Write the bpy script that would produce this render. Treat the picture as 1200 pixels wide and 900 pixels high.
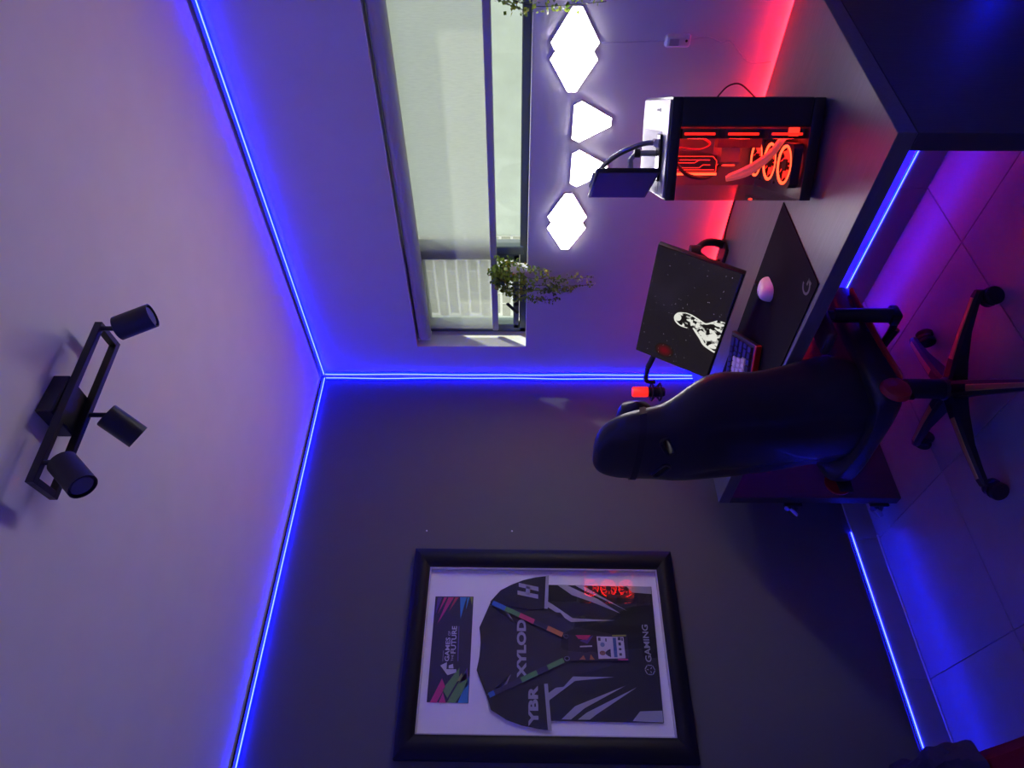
import bpy, bmesh, math, random
from mathutils import Vector, Matrix, noise as mnoise
random.seed(4)
for o in list(bpy.data.objects): bpy.data.objects.remove(o)
S = bpy.context.scene
C = S.collection
R = math.radians

# ------------------------------------------------------------------ camera
# A phone held on its side: the picture's left is the ceiling, its right the floor.
yaw, pit, rol = R(51.388), R(0.21), R(0.16)
fw = Vector((math.cos(yaw)*math.cos(pit), math.sin(yaw)*math.cos(pit), math.sin(pit)))
r0 = Vector((math.sin(yaw), -math.cos(yaw), 0)); u0 = r0.cross(fw)
rr = r0*math.cos(rol)+u0*math.sin(rol); uu = u0*math.cos(rol)-r0*math.sin(rol)
cd = bpy.data.cameras.new('camera'); cam = bpy.data.objects.new('camera', cd); C.objects.link(cam)
cd.sensor_fit = 'HORIZONTAL'; cd.sensor_width = 36; cd.lens = 36*795.1/1200; cd.clip_start = .02
m = Matrix.Identity(4)
for i in range(3):
    m[i][0] = -uu[i]; m[i][1] = rr[i]; m[i][2] = -fw[i]
m[0][3], m[1][3], m[2][3] = -2.241, -2.748, 1.590
cam.matrix_world = m
S.camera = cam

# ------------------------------------------------------------------ daylight and exposure
W = bpy.data.worlds.new('daylight'); S.world = W; W.use_nodes = True
bg = W.node_tree.nodes['Background']; bg.inputs[0].default_value = (1.0, .975, .93, 1); bg.inputs[1].default_value = 1.75
sl = bpy.data.lights.new('sun', 'SUN'); sl.energy = 8.0; sl.color = (1, .95, .80); sl.angle = R(1.0)
so = bpy.data.objects.new('sun', sl); C.objects.link(so)      # low sun running along the alley outside the window
so.rotation_euler = Vector((-.235, .80, -.42)).to_track_quat('-Z', 'Y').to_euler()
S.view_settings.view_transform = 'Standard'; S.view_settings.look = 'None'
S.view_settings.exposure = 0; S.view_settings.gamma = 1; S.view_settings.use_curve_mapping = False
# strengths of the room's lamps and the added blue strips (built further down)
BLUE = (.0, .0015, 1.0); BLUE_STRENGTH = 80
BLUE_LOW = 75
RED = (1.0, .010, .012); RED_STRENGTH = 94
PANEL_STRENGTH = 34
PC_RED = (1.0, .018, .010)

H = 2.6            # ceiling height
XM, YM = -3.3, -3.6   # far walls (behind the camera)

# ------------------------------------------------------------------ materials
MATS = {}
def mat(name, col=(.5,.5,.5), rough=.5, metal=0, emis=None, es=0, bump=None, vary=0, vscale=8, coat=0, spec=.5, aniso=None, sheen=0):
    if name in MATS: return MATS[name]
    m = bpy.data.materials.new(name); m.use_nodes = True
    nt = m.node_tree; b = nt.nodes['Principled BSDF']
    b.inputs['Base Color'].default_value = (*col, 1); b.inputs['Roughness'].default_value = rough
    b.inputs['Metallic'].default_value = metal; b.inputs['Specular IOR Level'].default_value = spec
    b.inputs['Coat Weight'].default_value = coat; b.inputs['Sheen Weight'].default_value = sheen
    tc = nt.nodes.new('ShaderNodeTexCoord')
    if emis:
        b.inputs['Emission Color'].default_value = (*emis, 1); b.inputs['Emission Strength'].default_value = es
    n = nt.nodes.new('ShaderNodeTexNoise'); n.inputs['Scale'].default_value = vscale; n.inputs['Detail'].default_value = 4
    mp = nt.nodes.new('ShaderNodeMapping'); nt.links.new(tc.outputs['Object'], mp.inputs[0]); nt.links.new(mp.outputs[0], n.inputs[0])
    if aniso: mp.inputs['Scale'].default_value = aniso
    r = nt.nodes.new('ShaderNodeValToRGB')
    v = max(vary, .02)
    r.color_ramp.elements[0].position = .3; r.color_ramp.elements[1].position = .7
    r.color_ramp.elements[0].color = (*[c*(1-v) for c in col], 1); r.color_ramp.elements[1].color = (*[min(1, c*(1+v)) for c in col], 1)
    nt.links.new(n.outputs['Fac'], r.inputs[0]); nt.links.new(r.outputs[0], b.inputs['Base Color'])
    if bump:
        n2 = nt.nodes.new('ShaderNodeTexNoise'); n2.inputs['Scale'].default_value = bump[0]; n2.inputs['Detail'].default_value = 3
        nt.links.new(mp.outputs[0], n2.inputs[0])
        bp = nt.nodes.new('ShaderNodeBump'); bp.inputs['Strength'].default_value = bump[1]; bp.inputs['Distance'].default_value = .004
        nt.links.new(n2.outputs['Fac'], bp.inputs['Height']); nt.links.new(bp.outputs[0], b.inputs['Normal'])
    MATS[name] = m
    return m
def emit(name, col, s, flake=0):
    if name in MATS: return MATS[name]
    m = bpy.data.materials.new(name); m.use_nodes = True; nt = m.node_tree; nt.nodes.clear()
    o = nt.nodes.new('ShaderNodeOutputMaterial'); e = nt.nodes.new('ShaderNodeEmission')
    e.inputs[0].default_value = (*col, 1); e.inputs[1].default_value = s
    if flake:   # grain of single diodes along the strip
        tc = nt.nodes.new('ShaderNodeTexCoord'); n = nt.nodes.new('ShaderNodeTexNoise'); n.inputs['Scale'].default_value = 45
        nt.links.new(tc.outputs['Object'], n.inputs[0])
        mr = nt.nodes.new('ShaderNodeMapRange'); mr.inputs[3].default_value = s*(1-flake); mr.inputs[4].default_value = s*(1+flake)
        nt.links.new(n.outputs['Fac'], mr.inputs[0]); nt.links.new(mr.outputs[0], e.inputs[1])
    nt.links.new(e.outputs[0], o.inputs[0]); MATS[name] = m
    return m
def glass(name, tint=(1,1,1), rough=0.0, ior=1.45, gain=1.0):
    if name in MATS: return MATS[name]
    m = bpy.data.materials.new(name); m.use_nodes = True; nt = m.node_tree; nt.nodes.clear()
    o = nt.nodes.new('ShaderNodeOutputMaterial'); mx = nt.nodes.new('ShaderNodeMixShader')
    t = nt.nodes.new('ShaderNodeBsdfTransparent'); t.inputs[0].default_value = (*tint, 1)
    g = nt.nodes.new('ShaderNodeBsdfGlossy'); g.inputs['Roughness'].default_value = rough
    f = nt.nodes.new('ShaderNodeFresnel'); f.inputs[0].default_value = ior
    mu = nt.nodes.new('ShaderNodeMath'); mu.operation = 'MULTIPLY'; mu.inputs[1].default_value = gain; mu.use_clamp = True
    ge = nt.nodes.new('ShaderNodeNewGeometry'); mi = nt.nodes.new('ShaderNodeMix')     # same reflection on both faces of the pane
    mi.inputs[2].default_value = ior; mi.inputs[3].default_value = 1/ior
    nt.links.new(ge.outputs['Backfacing'], mi.inputs[0]); nt.links.new(mi.outputs[0], f.inputs[0])
    nt.links.new(f.outputs[0], mu.inputs[0]); nt.links.new(mu.outputs[0], mx.inputs[0])
    nt.links.new(t.outputs[0], mx.inputs[1]); nt.links.new(g.outputs[0], mx.inputs[2]); nt.links.new(mx.outputs[0], o.inputs[0])
    MATS[name] = m
    return m

white_wall = mat('white_wall_paint', (.74,.73,.72), .75, bump=(90,.06))
dark_wall = mat('charcoal_wall_paint', (.112,.110,.108), .6, bump=(90,.08), spec=.2)
ceil_m = mat('ceiling_paint', (.78,.77,.76), .8, bump=(60,.05))
tile_m = mat('grey_floor_tile', (.30,.295,.29), .34, bump=(14,.05), vary=.08, vscale=5, spec=.5)
grout_m = mat('dark_grout', (.10,.10,.10), .85)
desk_m = mat('grey_woodgrain', (.10,.099,.102), .40, bump=(30,.10), vary=.10, vscale=14, aniso=(8,.5,8))
desk_dk = mat('dark_woodgrain_panel', (.040,.039,.041), .5, bump=(30,.10), vary=.10, vscale=14, aniso=(8,.5,1))
black = mat('satin_black', (.012,.012,.013), .38)
black_m = mat('matte_black', (.010,.010,.011), .6)
black_g = mat('gloss_black', (.008,.008,.009), .15)
chrome = mat('polished_steel', (.75,.75,.77), .16, 1)
alu = mat('brushed_aluminium', (.27,.27,.28), .5, .1, bump=(120,.03), aniso=(1,10,1))
leather = mat('black_leather', (.016,.016,.019), .40, bump=(160,.10), coat=.12)
redleather = mat('red_leather', (.30,.010,.013), .42, bump=(160,.10))
gold = mat('bronze_metal', (.55,.38,.15), .42, .6)
slate = mat('slate_window_paint', (.085,.11,.125), .4)
whitepl = mat('white_plastic', (.72,.72,.73), .35)
blue_led = emit('blue_led', BLUE, BLUE_STRENGTH, .25)
blue_cor = emit('blue_led_corner', BLUE, BLUE_STRENGTH*.6, .25)
blue_low = emit('blue_led_low', BLUE, BLUE_LOW, .25)
red_led = emit('red_led', RED, RED_STRENGTH)

# ------------------------------------------------------------------ mesh helpers
class MB:
    def __init__(s): s.bm = bmesh.new()
    def box(s, c, d, rot=None, bevel=0, seg=1):
        r = bmesh.ops.create_cube(s.bm, size=1); vs = r['verts']
        for v in vs: v.co = Vector((v.co.x*d[0], v.co.y*d[1], v.co.z*d[2]))
        if bevel:
            es = list({e for v in vs for e in v.link_edges})
            rb = bmesh.ops.bevel(s.bm, geom=es, offset=bevel, segments=seg, affect='EDGES', profile=.5)
            vs = list({v for f in rb['faces'] for v in f.verts} | {v for v in vs if v.is_valid})
        M = Matrix.Translation(Vector(c)) @ (rot.to_4x4() if rot else Matrix.Identity(4))
        for v in vs: v.co = M @ v.co
        return s
    def ring(s, pts): return [s.bm.verts.new(p) for p in pts]
    def loft(s, rings, closed=True, cap=True):
        R_ = [s.ring(r) for r in rings]
        n = len(R_[0])
        for a, b in zip(R_[:-1], R_[1:]):
            for i in range(n if closed else n-1):
                j = (i+1) % n
                try: s.bm.faces.new((a[i], a[j], b[j], b[i]))
                except ValueError: pass
        if cap and closed:
            s.bm.faces.new(R_[0][::-1]); s.bm.faces.new(R_[-1])
        return R_
    def cyl(s, p0, p1, ra, rb=None, n=16, cap=True):
        rb = ra if rb is None else rb
        return s.tube([p0, p1], [ra, rb], n, cap)
    def tube(s, P, rad, n=8, cap=True, flat=1.0):
        P = [Vector(p) for p in P]
        if not hasattr(rad, '__len__'): rad = [rad]*len(P)
        d = (P[1]-P[0]).normalized()
        up = Vector((0,0,1)) if abs(d.z) < .9 else Vector((1,0,0))
        a = d.cross(up).normalized(); rings = []
        for i, p in enumerate(P):
            t = (P[min(i+1, len(P)-1)]-P[max(i-1, 0)]).normalized()
            a = (a - t*a.dot(t)).normalized(); b = t.cross(a)
            rings.append([p+(a*math.cos(2*math.pi*k/n)+b*math.sin(2*math.pi*k/n)*flat)*rad[i] for k in range(n)])
        s.loft(rings, True, cap)
        return s
    def lathe(s, prof, M=None, n=24):
        M = M or Matrix.Identity(4)
        rings = [[M @ Vector((r*math.cos(2*math.pi*k/n), r*math.sin(2*math.pi*k/n), z)) for k in range(n)] for r, z in prof]
        s.loft(rings, True, True); return s
    def prism(s, poly, f, t):
        """poly in 2D, f(u,v,w) -> 3D, thickness t along w"""
        a = [s.bm.verts.new(f(u, v, 0)) for u, v in poly]; b = [s.bm.verts.new(f(u, v, t)) for u, v in poly]
        n = len(poly); s.bm.faces.new(a); s.bm.faces.new(b[::-1])
        for i in range(n):
            j = (i+1) % n; s.bm.faces.new((a[i], b[i], b[j], a[j]))
        return s
    def quad(s, pts): s.bm.faces.new([s.bm.verts.new(p) for p in pts]); return s
    def build(s, name, m, parent=None, smooth=True, ang=35, recalc=True):
        if recalc: bmesh.ops.recalc_face_normals(s.bm, faces=s.bm.faces)
        me = bpy.data.meshes.new(name); s.bm.to_mesh(me); s.bm.free()
        if smooth:
            me.polygons.foreach_set('use_smooth', [True]*len(me.polygons)); me.set_sharp_from_angle(angle=R(ang))
        if m: me.materials.append(m)
        o = bpy.data.objects.new(name, me); C.objects.link(o); o.parent = parent
        return o
def tag(o, label=None, cat=None, group=None, kind=None):
    if label: o['label'] = label
    if cat: o['category'] = cat
    if group: o['group'] = group
    if kind: o['kind'] = kind
    return o
def thing(name, label, cat, loc=(0,0,0), rz=0, group=None, kind=None):
    o = bpy.data.objects.new(name, None); C.objects.link(o); o.empty_display_size = .05
    o.location = loc; o.rotation_euler = (0, 0, rz)
    return tag(o, label, cat, group, kind)
def share(src, name, parent, loc=None, rot=None):
    o = src.copy(); o.name = name; C.objects.link(o); o.parent = parent
    if loc is not None: o.location = loc
    if rot is not None: o.rotation_euler = rot
    return o
def catmull(P, k=6):
    P = [Vector(p) for p in P]; out = []
    for i in range(len(P)-1):
        p0, p1, p2, p3 = P[max(i-1,0)], P[i], P[i+1], P[min(i+2,len(P)-1)]
        for j in range(k):
            t = j/k
            out.append(.5*((2*p1)+(p2-p0)*t+(2*p0-5*p1+4*p2-p3)*t*t+(3*p1-p0-3*p2+p3)*t**3))
    out.append(P[-1]); return out
def frame(x, y, z, o):   # matrix from axes
    M = Matrix.Identity(4)
    for i in range(3): M[i][0], M[i][1], M[i][2], M[i][3] = x[i], y[i], z[i], o[i]
    return M
def text(name, s, w, h, m, parent, M, shear=0, ext=.0004, weight=.0):
    cu = bpy.data.curves.new(name, 'FONT'); cu.body = s; cu.size = 1; cu.extrude = 0; cu.offset = weight; cu.shear = shear; cu.resolution_u = 3
    t = bpy.data.objects.new(name+'_src', cu); C.objects.link(t)
    dg = bpy.context.evaluated_depsgraph_get(); me = bpy.data.meshes.new_from_object(t.evaluated_get(dg))
    bpy.data.objects.remove(t)
    xs = [v.co.x for v in me.vertices]; ys = [v.co.y for v in me.vertices]
    cx, cy = (min(xs)+max(xs))/2, (min(ys)+max(ys))/2; sx = w/(max(xs)-min(xs)); sy = h/(max(ys)-min(ys))
    for v in me.vertices: v.co = M @ Vector(((v.co.x-cx)*sx, (v.co.y-cy)*sy, ext))
    me.materials.clear(); me.materials.append(m)
    o = bpy.data.objects.new(name, me); C.objects.link(o); o.parent = parent
    return o

# ================================================================== the room
def struct(name, b, m, smooth=False): return tag(b.build(name, m, None, smooth), kind='structure')
T = .2
struct('wall_left', MB().box(((XM)/2, T/2, H/2), (-XM+2*T, T, H)), dark_wall)
# wall with the window: opening y -2.15..-.238, z 1.529..2.072
wy0, wy1, wz0, wz1 = -2.15, -.238, 1.529, 2.072
b = MB()
b.box((T/2, YM/2, wz0/2), (T, -YM, wz0)); b.box((T/2, YM/2, (H+wz1)/2), (T, -YM, H-wz1))
b.box((T/2, wy1/2, (wz0+wz1)/2), (T, -wy1, wz1-wz0)); b.box((T/2, (YM+wy0)/2, (wz0+wz1)/2), (T, wy0-YM, wz1-wz0))
struct('wall_right', b, white_wall)
struct('wall_back', MB().box((XM/2, YM-T/2, H/2), (-XM+2*T, T, H)), white_wall)
struct('wall_side', MB().box((XM-T/2, YM/2, H/2), (T, -YM, H)), white_wall)
struct('ceiling', MB().box((XM/2, YM/2, H+.06), (-XM+2*T, -YM+2*T, .12)), ceil_m)
floor = struct('floor', MB().box((XM/2, YM/2, -.056), (-XM+2*T, -YM+2*T, .1)), grout_m)
# 60 cm tiles, each its own piece
def cuts(start, step, lo, hi):
    c = [lo]; x = start
    while x > lo: x -= step
    while x < hi:
        if x > lo+.01: c.append(x)
        x += step
    return c+[hi]
full = {}
xs = cuts(-.333, .583, XM, 0); ys = cuts(-.572, .602, YM, 0)
for i in range(len(xs)-1):
    for j in range(len(ys)-1):
        w, d = xs[i+1]-xs[i]-.003, ys[j+1]-ys[j]-.003
        key = (round(w,4), round(d,4))
        if key not in full:
            full[key] = o = MB().box((0,0,-.004), (w, d, .008), bevel=.0012).build('tile', tile_m, floor, False)
        else: o = share(full[key], 'tile', floor)
        o.location = ((xs[i]+xs[i+1])/2, (ys[j]+ys[j+1])/2, 0)
# tiled skirting
BH = .106
def skirting(name, axis, lo, hi, step, start):
    root = thing(name, None, None, kind='structure')
    c = cuts(start, step, lo, hi)
    for a, e in zip(c[:-1], c[1:]):
        mid, ln = (a+e)/2, e-a-.002
        if axis == 'x': MB().box((mid, -.006, BH/2), (ln, .012, BH), bevel=.001).build('skirting_tile', tile_m, root, False)
        else: MB().box((-.006, mid, BH/2), (.012, ln, BH), bevel=.001).build('skirting_tile', tile_m, root, False)
skirting('baseboard_left', 'x', XM, -.013, .583, -.333-.583*2)
skirting('baseboard_right', 'y', YM, -.013, .602, -.572)

# ------------------------------------------------------------------ window
win = thing('window_1', None, None, kind='structure')
fx0, fx1 = .10, .15
b = MB()
fy0, fy1, fz0, fz1 = wy0+.0, -.224-.02, wz0+.006, wz1
for (c, d) in ((((fx0+fx1)/2, (wy0+wy1)/2, fz0+.016), (.05, wy1-wy0, .032)), (((fx0+fx1)/2, (wy0+wy1)/2, fz1-.02), (.05, wy1-wy0, .04)),
               (((fx0+fx1)/2, wy1-.016, (fz0+fz1)/2), (.05, .032, fz1-fz0)), (((fx0+fx1)/2, wy0+.016, (fz0+fz1)/2), (.05, .032, fz1-fz0))):
    b.box(c, d, bevel=.003)
b.build('frame', slate, win, False)
MB().box(((fx0+fx1)/2-.004, -.768, (fz0+fz1)/2), (.056, .048, fz1-fz0-.03), bevel=.004).build('mullion', slate, win, False)
# opening casement between mullion and left reveal
b = MB(); sy0, sy1, sz0, sz1 = -.743, -.272, fz0+.034, fz1-.042
for c, d in (((.118, (sy0+sy1)/2, sz0+.014), (.05, sy1-sy0, .028)), ((.118, (sy0+sy1)/2, sz1-.014), (.05, sy1-sy0, .028)),
             ((.118, sy0+.014, (sz0+sz1)/2), (.05, .028, sz1-sz0)), ((.118, sy1-.014, (sz0+sz1)/2), (.05, .028, sz1-sz0))):
    b.box(c, d, bevel=.003)
b.build('casement', slate, win, False)
b = MB(); b.cyl((.095, -.458, sz0+.014), (.075, -.458, sz0+.014), .012)
b.box((.07, -.435, sz0+.032), (.012, .085, .016), Matrix.Rotation(R(-38), 3, 'X'), bevel=.004)
b.build('handle', black, win)
wg = glass('window_glass', (.93,.98,.95), ior=1.5)
MB().box((.125, (sy0+sy1)/2, (sz0+sz1)/2), (.006, sy1-sy0-.05, sz1-sz0-.05)).build('pane', wg, win, False)
MB().box((.125, (wy0-.79)/2, (fz0+fz1)/2), (.006, -.79-wy0-.04, fz1-fz0-.06)).build('pane', wg, win, False)
MB().box((.075, (wy0+wy1)/2, wz0+.003), (.15, wy1-wy0-.002, .006)).build('sill', white_wall, win, False)

# roller blind in the recess
fab = bpy.data.materials.new('sunscreen_fabric'); fab.use_nodes = True; nt = fab.node_tree; nt.nodes.clear()
o_ = nt.nodes.new('ShaderNodeOutputMaterial'); tl = nt.nodes.new('ShaderNodeBsdfTranslucent'); df = nt.nodes.new('ShaderNodeBsdfDiffuse'); tr = nt.nodes.new('ShaderNodeBsdfTransparent')
tc = nt.nodes.new('ShaderNodeTexCoord'); wv = nt.nodes.new('ShaderNodeTexNoise'); wv.inputs['Scale'].default_value = 60
mp = nt.nodes.new('ShaderNodeMapping'); mp.inputs['Scale'].default_value = (1, 6, .6); nt.links.new(tc.outputs['Object'], mp.inputs[0]); nt.links.new(mp.outputs[0], wv.inputs[0])
rp = nt.nodes.new('ShaderNodeValToRGB'); rp.color_ramp.elements[0].color = (.60,.59,.56,1); rp.color_ramp.elements[1].color = (.76,.75,.71,1)
nt.links.new(wv.outputs['Fac'], rp.inputs[0]); nt.links.new(rp.outputs[0], tl.inputs[0]); nt.links.new(rp.outputs[0], df.inputs[0])
m1 = nt.nodes.new('ShaderNodeMixShader'); m1.inputs[0].default_value = .62; nt.links.new(df.outputs[0], m1.inputs[1]); nt.links.new(tl.outputs[0], m1.inputs[2])
m2 = nt.nodes.new('ShaderNodeMixShader'); m2.inputs[0].default_value = .36; nt.links.new(m1.outputs[0], m2.inputs[1]); nt.links.new(tr.outputs[0], m2.inputs[2])
nt.links.new(m2.outputs[0], o_.inputs[0])
roll_m = mat('blind_roll_fabric', (.55,.54,.53), .8, bump=(200,.1))
bl = thing('roller_blind', 'pale grey sunscreen roller blind pulled most of the way down in window', 'blind', (.045, (wy0-.265)/2, wz1))
L2 = (-.265-wy0-.02)/2
MB().cyl((0, -L2, -.038), (0, L2, -.038), .033, n=28).build('fabric_roll', roll_m, bl)
for s_ in (-1, 1): MB().box((.0, s_*(L2+.006), -.036), (.06, .006, .066), bevel=.002).build('end_bracket', whitepl, bl, False)
b = MB(); N = 24
b.loft([[Vector((.03, -L2+.012+(2*L2-.024)*k/N, z)) for k in range(N+1)] for z in (-.04, -.2, -.375)], False, False)
b.build('fabric', fab, bl, recalc=False)
MB().box((.029, 0, -.388), (.016, 2*L2-.012, .029), bevel=.005, seg=2).build('bottom_bar', mat('blind_bar', (.45,.44,.46), .5), bl)

# ------------------------------------------------------------------ outside: neighbour's wall with a panel of brick
render_m = mat('outside_render', (.66,.72,.67), .9, bump=(26,.8), vary=.06, vscale=9)
ow = tag(MB().box((1.3, -.7, 1.1), (.2, 7, 3.2)).build('outside_wall', render_m, None, False), kind='structure')
brick_m = mat('pale_brick', (.46,.46,.40), .9, bump=(60,.3), vary=.12, vscale=6)
mort_m = mat('white_mortar', (.92,.91,.88), .95)
MB().box((1.196, .40, 1.95), (.012, .715, 1.7)).build('mortar_bed', mort_m, ow, False)
bsrc = None
for r_ in range(24):
    z = 1.13+r_*.074
    y = .045
    off = .0 if r_ % 2 else -.1
    for k in range(5):
        a, e = max(.045, .045+off+k*.2), min(.757, .045+off+k*.2+.182)
        if e-a < .03: continue
        if abs(e-a-.182) < .001:
            if bsrc is None: bsrc = o = MB().box((0,0,0), (.012, .182, .056), bevel=.002).build('brick', brick_m, ow, False)
            else: o = share(bsrc, 'brick', ow)
        else: o = MB().box((0,0,0), (.012, e-a, .056), bevel=.002).build('brick', brick_m, ow, False)
        o.location = (1.189, (a+e)/2, z)
tag(MB().box((.75, -.7, -.56), (1.0, 7, .1)).build('outside_ground', mat('outside_paving', (.45,.45,.43), .9), None, False), kind='structure')

# ================================================================== LED strips
tape_m = mat('led_tape', (.5,.5,.55), .5); core_m = emit('diode_core', (.62,.76,1.0), 1.15); chan_m = mat('led_channel', (.25,.25,.27), .5)
def led(label, P, m, off, rad=.0045, group=None, cat='light strip', name='led_strip', shade=0, core=True, ledge=0):
    t = thing(name, label, cat, P[0], group=group)
    Q = [Vector(p)-Vector(P[0]) for p in P]
    MB().tube(Q, rad, 8).build('diffuser', m, t)
    o = Vector(off); MB().tube([q+o for q in Q], rad*.9, 6).build('backing_tape', tape_m, t)
    if core: MB().tube([q-o*.82*rad/.0045 for q in Q], rad*.42, 6).build('diode_line', core_m, t)
    if ledge:      # carrier profile under the strip
        b = MB(); L_ = (Q[-1]-Q[0]); b.box(Q[0]+L_/2+Vector((.0035,0,-.008)), (.024, abs(L_.y), .005)); b.build('carrier', chan_m, t, False)
    if shade:      # channel lip above the strip
        MB().tube([q+Vector((0,0,rad+.0035)) for q in Q], .009, 4, flat=.25).build('channel', chan_m, t, False)
    return t
cz = H-.022
led('blue light strip under the ceiling along the dark wall', [(XM+.02, -.010, cz), (-.02, -.010, cz)], blue_led, (0, .006, .002), group='blue ceiling strips', shade=1)
led('blue light strip under the ceiling along the window wall', [(-.010, -.035, cz), (-.010, -2.30, cz)], blue_led, (.006, 0, .002), group='blue ceiling strips', shade=1)
led('unseen blue strip added as fill light under the ceiling along the wall behind the bed', [(XM+.010, -.03, cz), (XM+.010, YM+.03, cz)], blue_led, (-.006, 0, .002), group='blue ceiling strips', shade=1)  # this strip and the next are unseen, added to lift the blue ambient
led('unseen blue strip added as fill light under the ceiling along the wall facing the dark wall', [(XM+.03, YM+.010, cz), (-.03, YM+.010, cz)], blue_led, (0, -.006, .002), group='blue ceiling strips', shade=1)
random.seed(11)
def wavy(x, y, z0, z1, ax, amp):
    P = []; n = 26; ph = random.random()*6
    for i in range(n+1):
        z = z0+(z1-z0)*i/n; d = amp*math.sin(i*.55+ph)*.6+amp*.5*math.sin(i*1.3+2*ph)
        P.append((x+(d if ax == 'x' else 0), y+(d if ax == 'y' else 0), z))
    return P
led('blue light strip down the room corner, one on the pale wall', wavy(-.009, -.036, H-.03, .11, 'y', .003), blue_cor, (.006, 0, 0), rad=.0048, group='blue corner strips')
led('blue light strip down the room corner, one on the dark wall', wavy(-.020, -.009, H-.03, .11, 'x', .003), blue_cor, (0, .006, 0), rad=.0045, group='blue corner strips')
led('blue light strip on the skirting below the framed jersey', [(XM+.02, -.011, BH+.006), (-.885, -.011, BH+.006)], blue_low, (0, .006, 0), group='blue skirting strips', shade=1)  # channel lip here is added to block the strip's upward light
led('blue light strip on the skirting under the desk', [(-.011, -2.20, BH+.006), (-.011, -.05, BH+.006)], blue_low, (.006, 0, 0), group='blue skirting strips')
led('red light strip behind the back edge of the desk', [(-.020, -1.95, .722), (-.020, -.235, .722)], red_led, (-.005, 0, 0), rad=.004, core=False)

# ================================================================== light panels on the window wall
dif_m = emit('panel_light', (1.0, .91, 1.0), PANEL_STRENGTH)
def tri(yc, zc, a, label):
    """truncated triangle, point towards angle a (0 = towards -y on the wall, clockwise seen from the room)"""
    t = thing('light_panel', label, 'wall light', (-.001, yc, zc), group='triangular light panels')
    s = .190; hh = s*math.sqrt(3)/2; cut = .030
    V = [Vector((2*hh/3, 0)), Vector((-hh/3, s/2)), Vector((-hh/3, -s/2))]
    def poly(shr):
        out = []
        for i in range(3):
            p, q, n = V[i], V[(i+1)%3], V[(i-1)%3]
            c = cut
            out += [p+(n-p).normalized()*c, p+(q-p).normalized()*c]
        return [(x*shr*math.cos(a)-y*shr*math.sin(a), x*shr*math.sin(a)+y*shr*math.cos(a)) for x, y in out]
    MB().prism(poly(1.0), lambda u, v, w: Vector((-w, -u, v)), .010).build('housing', mat('panel_housing', (.35,.34,.36), .5), t, False)
    MB().prism(poly(.965), lambda u, v, w: Vector((-.010-w, -u, v)), .0025).build('diffuser', dif_m, t, False)
    return t
k = .190*math.sqrt(3)/6+.001
# two pairs joined base to base, and two single ones pointing down between them
tri(-1.696-k, 1.397, 0, 'bright triangle light panel at the end farthest from the room corner, joined to another')
tri(-1.696+k, 1.397, math.pi, 'bright triangle light panel joined base to base with the panel at the cable')
tri(-1.446, 1.331, -math.pi/2, 'single downward triangle light panel next to the cabled pair')
tri(-1.256, 1.325, -math.pi/2, 'single downward triangle light panel partly behind the small tablet')
tri(-1.006-k, 1.380, 0, 'triangle light panel of the pair near the hanging plant, half beside the tablet')
tri(-1.006+k, 1.380, math.pi, 'triangle light panel nearest the hanging plant and room corner')
ad = thing('power_adapter', 'small white inline power adapter on the window wall', 'adapter', (-.001, -1.731, 1.068))
b = MB(); b.box((-.011, 0, 0), (.022, .040, .082), bevel=.009, seg=3); b.build('case', whitepl, ad)
MB().cyl((-.021, -.004, -.026), (-.0235, -.004, -.026), .004).build('button', black_m, ad)
MB().box((-.0222, .001, .012), (.0008, .022, .030)).build('rating_plate', mat('grey_print', (.45,.45,.5), .5), ad, False)
cab_w = mat('white_cable', (.62,.6,.62), .5)
tag(MB().tube(catmull([(-.008,-1.722,1.31), (-.006,-1.723,1.22), (-.008,-1.728,1.10)]), .0022, 6).build('panel_cable', cab_w), 'thin white cable from the light panels down to the adapter', 'cable')
tag(MB().tube(catmull([(-.008,-1.733,1.03), (-.006,-1.738,.97), (-.006,-1.722,.925), (-.006,-1.725,.895), (-.006,-1.668,.835), (-.006,-1.655,.80), (-.006,-1.66,.745)]), .0026, 6).build('adapter_cable', cab_w), 'white cable wandering from the adapter down to the desk', 'cable')

# ================================================================== desk
DX = -.862; DZ = .74; TH = .045
desk = thing('desk', 'long grey woodgrain desk along the window wall with slab ends', 'desk', (0,0,0))
yL, yR0, yR1 = -.232, -1.918, -1.958
b = MB(); b.prism([(DX, yL), (-.030, yL), (-.030, yR1), (DX, yR0)], lambda u, v, w: Vector((u, v, DZ-TH+w)), TH)
bmesh.ops.bevel(b.bm, geom=list(b.bm.edges), offset=.0015, segments=1, affect='EDGES')
b.build('desktop', desk_m, desk, False)
def panel(pts):
    b = MB(); b.prism(pts, lambda u, v, w: Vector((u, v, w)), DZ-TH-.001); bmesh.ops.bevel(b.bm, geom=list(b.bm.edges), offset=.001, segments=1, affect='EDGES')
    return b.build('end_panel', desk_dk, desk, False)
panel([(DX, yL), (-.030, yL), (-.030, yL-.045), (DX, yL-.045)])
panel([(DX, yR0+.045), (-.030, yR1+.045), (-.030, yR1), (DX, yR0)])
for z in (.43, .07):    # two metal brackets on the outer side of the end panel
    b = MB(); b.box((DX+.02, yL+.006, z), (.06, .012, .08), bevel=.003)
    b.cyl((DX+.005, yL+.012, z+.01), (DX-.008, yL+.055, z-.012), .012, .010, 12); b.cyl((DX+.02, yL+.012, z-.01), (DX+.02, yL+.085, z-.03), .024, .022, 14)
    br = b.build('bracket', black, desk)
    MB().cyl((DX-.003, yL+.034, z+.012), (DX-.014, yL+.074, z-.028), .016, .014, 14).build('metal_cap', chrome, br)

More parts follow.
